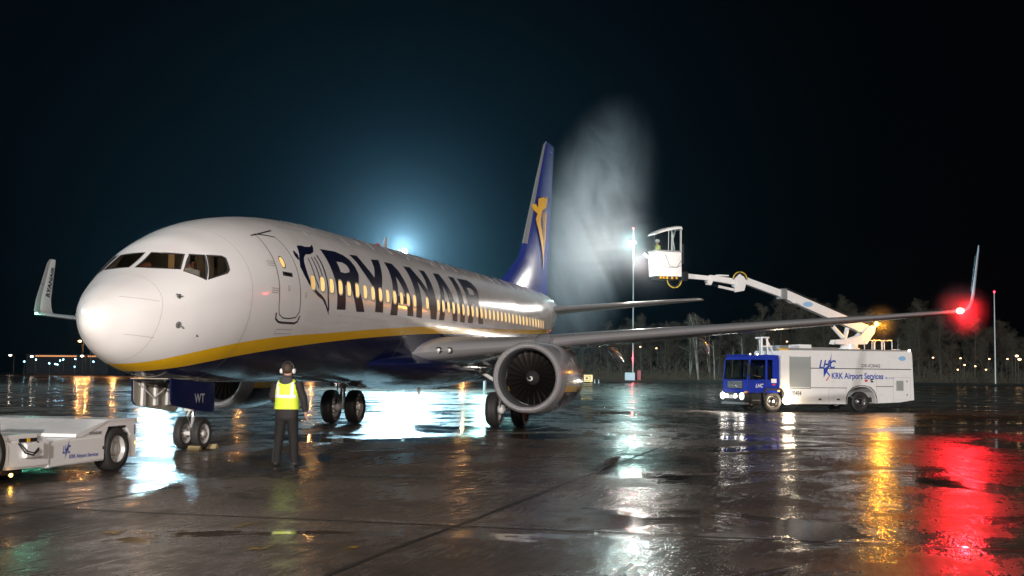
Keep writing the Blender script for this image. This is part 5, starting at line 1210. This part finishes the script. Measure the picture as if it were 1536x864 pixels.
# ------------------------------------------------------------------ trees
BARK = mat('grey_bark', (.10, .09, .075), .9, noise=.4, nscale=3); BIRCH = mat('birch_bark', (.55, .53, .48), .8, noise=.3, nscale=4); TWIG = mat('bare_twigs', (.12, .098, .065), .9, noise=.5, nscale=.8)
def tree_meshes(seed, h, wdt, dens, trunkm, lean=0.0, multi=1, bushy=False):
    rnd = random.Random(seed); T = MB(); C = MB(); tips = []
    for q in range(multi):
        bx_ = rnd.uniform(-.6, .6)*(multi > 1); ang = rnd.uniform(0, 6.28); ln = lean+(.06 if multi > 1 else .02)
        pts = []; 
        for k in range(9):
            t = k/8; pts.append(Vector((math.cos(ang)*ln*h*t+rnd.uniform(-.08, .08), bx_+math.sin(ang)*ln*h*t+rnd.uniform(-.12, .12)*t*2, h*.92*t)))
        T.tube(pts, .022*h*(.6 if multi > 1 else .8), trunkm, 7, .02)
        nb = int(52*dens)
        for i in range(nb):
            t = rnd.uniform(.22 if not bushy else .08, .98); p = pts[0].lerp(pts[-1], t); kk = min(7, int(t*8)); p = pts[kk].lerp(pts[kk+1], t*8-kk)
            a = rnd.uniform(0, 6.28); L_ = wdt*(.35+.75*math.sin(math.pi*min(1, (t*.95)**.8)))*rnd.uniform(.45, 1.05); up_ = rnd.uniform(.2, 1.3)
            d = Vector((math.cos(a), math.sin(a), up_)).normalized(); m = p+d*L_*.5+Vector((0, 0, .08*L_)); e = p+d*L_+Vector((rnd.uniform(-.2, .2), rnd.uniform(-.2, .2), .15*L_))
            (T if i < 8 else C).tube([p, m, e], .035 if i < 8 else .03, trunkm if i < 8 else TWIG, 4, .01, cap=False)
            tips += [(p.lerp(e, rnd.uniform(.15, 1.0))+Vector((rnd.gauss(0, .2), rnd.gauss(0, .2), rnd.gauss(0, .2))), d, L_*.5) for _q in range(6)]
    vs = []; fs = []
    for p, d, L_ in tips:
        for _ in range(int(14*dens)):
            a = Vector((rnd.gauss(0, 1), rnd.gauss(0, 1), rnd.gauss(.6, .8))).normalized(); dd = (d*.6+a).normalized(); s0 = p+a*rnd.uniform(0, .5)*L_; l_ = rnd.uniform(.4, 1.2)*max(.5, L_*.6)
            w_ = Vector((rnd.uniform(-1, 1), rnd.uniform(-1, 1), rnd.uniform(-1, 1))).normalized()*rnd.uniform(.007, .018)
            o = len(vs); vs += [s0-w_, s0+w_, s0+dd*l_]; fs.append((o, o+1, o+2))
    C.add(vs, fs, TWIG)
    tm = T.build('trunk', None, True); cm = C.build('crown', None)
    return tm.data, cm.data, tm, cm
specs = [(1, 17, 3.4, 1.5, BARK, 0, 1, False), (2, 15, 3.0, 1.3, BARK, .03, 1, False), (3, 14, 2.6, .8, BIRCH, .05, 2, False), (4, 12, 3.2, 1.5, BARK, 0, 1, True), (5, 18, 4.2, 1.7, BARK, 0, 1, False), (6, 13, 2.0, .6, BIRCH, .02, 1, False)]
TM = []
for sp in specs:
    a, c, o1, o2 = tree_meshes(*sp); TM.append((a, c)); bpy.data.objects.remove(o1); bpy.data.objects.remove(o2)
def put_tree(k, x, y, sc, rz, label, grp):
    t = thing(['bare_tree', 'bare_tree', 'birch_tree', 'bushy_tree', 'broad_tree', 'birch_tree'][k], label, 'tree', (x, y, ground_z(x, y)), rz, grp); t.scale = (sc, sc, sc*1.0)
    link('trunk', TM[k][0], t); link('crown', TM[k][1], t)
rt = random.Random(11)
def tpx(px, xd): return pix(px, 560, xd).y
hts = [(835, 500), (880, 485), (930, 470), (1000, 455), (1040, 450), (1100, 468), (1160, 450), (1200, 436), (1240, 432), (1280, 445), (1330, 462), (1380, 452), (1420, 470), (1470, 475), (1536, 485)]
def topat(px):
    for (a, ya), (c, yc) in zip(hts, hts[1:]):
        if a <= px <= c: return ya+(yc-ya)*(px-a)/(c-a)
    return 490
px = 838; n_t = 0
hh = [17, 15, 14, 12, 18, 13]
while px < 1560:
    xd = rt.uniform(262, 300); k = rt.choice([0, 1, 3, 4, 0, 4, 1]); want = (570-topat(min(px, 1535)))*(xd+21)/1940; sc = want*rt.uniform(.78, 1.06)/hh[k]
    if abs(px-1045) < 26: k = 2
    lab = 'bare winter tree in the dark row at the far edge of the apron' if px < 1085 or px > 1370 else 'bare winter tree rising behind the de-icing truck'
    put_tree(k, xd, tpx(px, xd), sc if k != 2 else want*.9/14, rt.uniform(0, 6.28), lab, 'bare trees beyond the apron'); px += rt.uniform(14, 21); n_t += 1
for px, top_, lb_, k in ((1050, 462, 'white-stemmed birch left of the truck cab, tallest of the pale trunks', 2), (1072, 505, 'thin leaning birch stem close left of the truck cab', 5), (1115, 500, 'pale birch directly above the truck cab', 5), (1138, 492, 'slender birch between truck cab and boom', 2), (1158, 505, 'pale slender birch behind the cab roof frame', 5), (1098, 515, 'small pale birch left above the windscreen', 5), (1345, 500, 'pale birch just right of the white truck body', 5)):
    xd = 256; want = (572-top_)*(xd+21)/1940; put_tree(k, xd, tpx(px, xd), want/hh[k], rt.uniform(0, 6.28), lb_, 'pale birches at the apron edge')
# undergrowth
b = MB(); vs = []; fs = []
ru = random.Random(5)
for i in range(45000):
    px = ru.uniform(825, 1570); xd = ru.uniform(250, 275); y = tpx(px, xd); h = abs(ru.gauss(0, 2.6))+.1; z = ground_z(xd, y)+ru.uniform(0, 1)*h*1.2
    a = Vector((ru.gauss(0, .6), ru.gauss(0, .6), 1)).normalized()*ru.uniform(.4, 1.1); w_ = Vector((0, ru.uniform(.012, .035), 0)); o = len(vs); p = Vector((xd, y, z)); vs += [p-w_, p+w_, p+a]; fs.append((o, o+1, o+2))
b.add(vs, fs, TWIG); kind(b.build('undergrowth', None), 'stuff')
for px in (): pass
# ------------------------------------------------------------------ haze and the spray cloud
def vol(name, dens, col, anis):
    m = bpy.data.materials.new(name); m.use_nodes = True; t = m.node_tree; t.nodes.clear(); v = t.nodes.new('ShaderNodeVolumePrincipled'); o = t.nodes.new('ShaderNodeOutputMaterial')
    v.inputs['Density'].default_value = dens; v.inputs['Color'].default_value = (*col, 1); v.inputs['Anisotropy'].default_value = anis; t.links.new(v.outputs[0], o.inputs['Volume']); return m, t, v
hm, _, _ = vol('night_haze', 5.2e-5, (.38, .74, 1), .78)
b = MB(); b.box((-300, -420, -2.5), (620, 420, 60), hm); hz = b.build('haze', None); kind(hz, 'stuff'); 
# spray drifting round the tail
pm, pt, pv = vol('spray_mist', 0, (.9, .97, 1), .2)
tc = pt.nodes.new('ShaderNodeTexCoord'); nz = pt.nodes.new('ShaderNodeTexNoise'); nz.inputs['Scale'].default_value = 1.0; nz.inputs['Detail'].default_value = 8; nz.inputs['Roughness'].default_value = .68; nz.inputs['Distortion'].default_value = 1.2
mp = pt.nodes.new('ShaderNodeMapping'); mr_ = pt.nodes.new('ShaderNodeMapping'); mr_.inputs['Scale'].default_value = (4.5, 3.5, 8.8); mr_.inputs['Rotation'].default_value = (rad(-56), 0, 0); pt.links.new(tc.outputs['Object'], mr_.inputs[0]); mp.inputs['Scale'].default_value = (.24, .13, .40); pt.links.new(mr_.outputs[0], mp.inputs[0]); pt.links.new(mp.outputs[0], nz.inputs['Vector'])
ln = pt.nodes.new('ShaderNodeVectorMath'); ln.operation = 'LENGTH'; pt.links.new(tc.outputs['Object'], ln.inputs[0])
fa = pt.nodes.new('ShaderNodeMapRange'); fa.inputs['From Min'].default_value = .02; fa.inputs['From Max'].default_value = .98; fa.inputs['To Min'].default_value = 1; fa.inputs['To Max'].default_value = 0; fa.interpolation_type = 'SMOOTHSTEP'; pt.links.new(ln.outputs['Value'], fa.inputs['Value'])
nr = pt.nodes.new('ShaderNodeMapRange'); nr.inputs['From Min'].default_value = .36; nr.inputs['From Max'].default_value = .70; pt.links.new(nz.outputs['Fac'], nr.inputs['Value'])
mu = pt.nodes.new('ShaderNodeMath'); mu.operation = 'MULTIPLY'; pt.links.new(fa.outputs[0], mu.inputs[0]); pt.links.new(nr.outputs[0], mu.inputs[1])
mu2 = pt.nodes.new('ShaderNodeMath'); mu2.operation = 'MULTIPLY'; mu2.inputs[1].default_value = .36; pt.links.new(mu.outputs[0], mu2.inputs[0]); pt.links.new(mu2.outputs[0], pv.inputs['Density'])
b = MB(); b.ball((0, 0, 0), 1.0, pm, n=32); mist = b.build('spray_mist', None, True); mist.location = (45.5, -.35, 9.2); mist.scale = (4.5, 3.6, 8.3); mist.rotation_euler = (rad(16), 0, 0); kind(mist, 'stuff')
jet = mist.copy(); COL.objects.link(jet); jet.name = 'spray_jet'; jet.location = (44.2, -1.4, 8.6); jet.scale = (2.2, 3.6, 2.0); jet.rotation_euler = (rad(-18), 0, 0); kind(jet, 'stuff')
# balls of mist added round the strongest lamps only to give them halos
def halo_mist(name, c, rr, dens):
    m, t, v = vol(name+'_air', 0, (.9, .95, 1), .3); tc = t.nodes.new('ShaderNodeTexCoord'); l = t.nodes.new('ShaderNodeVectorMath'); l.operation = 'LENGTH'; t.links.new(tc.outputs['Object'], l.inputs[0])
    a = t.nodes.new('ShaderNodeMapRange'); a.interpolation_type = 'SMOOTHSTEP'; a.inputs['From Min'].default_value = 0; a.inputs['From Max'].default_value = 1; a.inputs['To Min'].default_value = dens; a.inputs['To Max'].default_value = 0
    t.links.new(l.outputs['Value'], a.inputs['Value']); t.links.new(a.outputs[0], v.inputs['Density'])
    b = MB(); b.ball((0, 0, 0), 1, m, n=16); o = b.build('halo_mist', None, True); o.location = c; o.scale = (rr, rr, rr); kind(o, 'stuff')
halo_mist('red', (22.8, -17.12, 3.90), 1.05, .10)
halo_mist('amber', truck_world((7.02, .8, 4.62)), 1.2, .035)
halo_mist('headlamp', truck_world((-2.1, 1.2, 1.0)), 1.5, .012)
halo_mist('sill_lamp', truck_world((.72, -.6, .95)), .9, .05)
halo_mist('basket', truck_world((-7.0, .0, 7.2)), 2.4, .020)
halo_mist('flood', (119.6, 36.3, 16.4), 20, .00022)
halo_mist('mast', (238.2, 29.6, 29.0), 6.0, .012)
bpy.data.curves.remove(FONT)
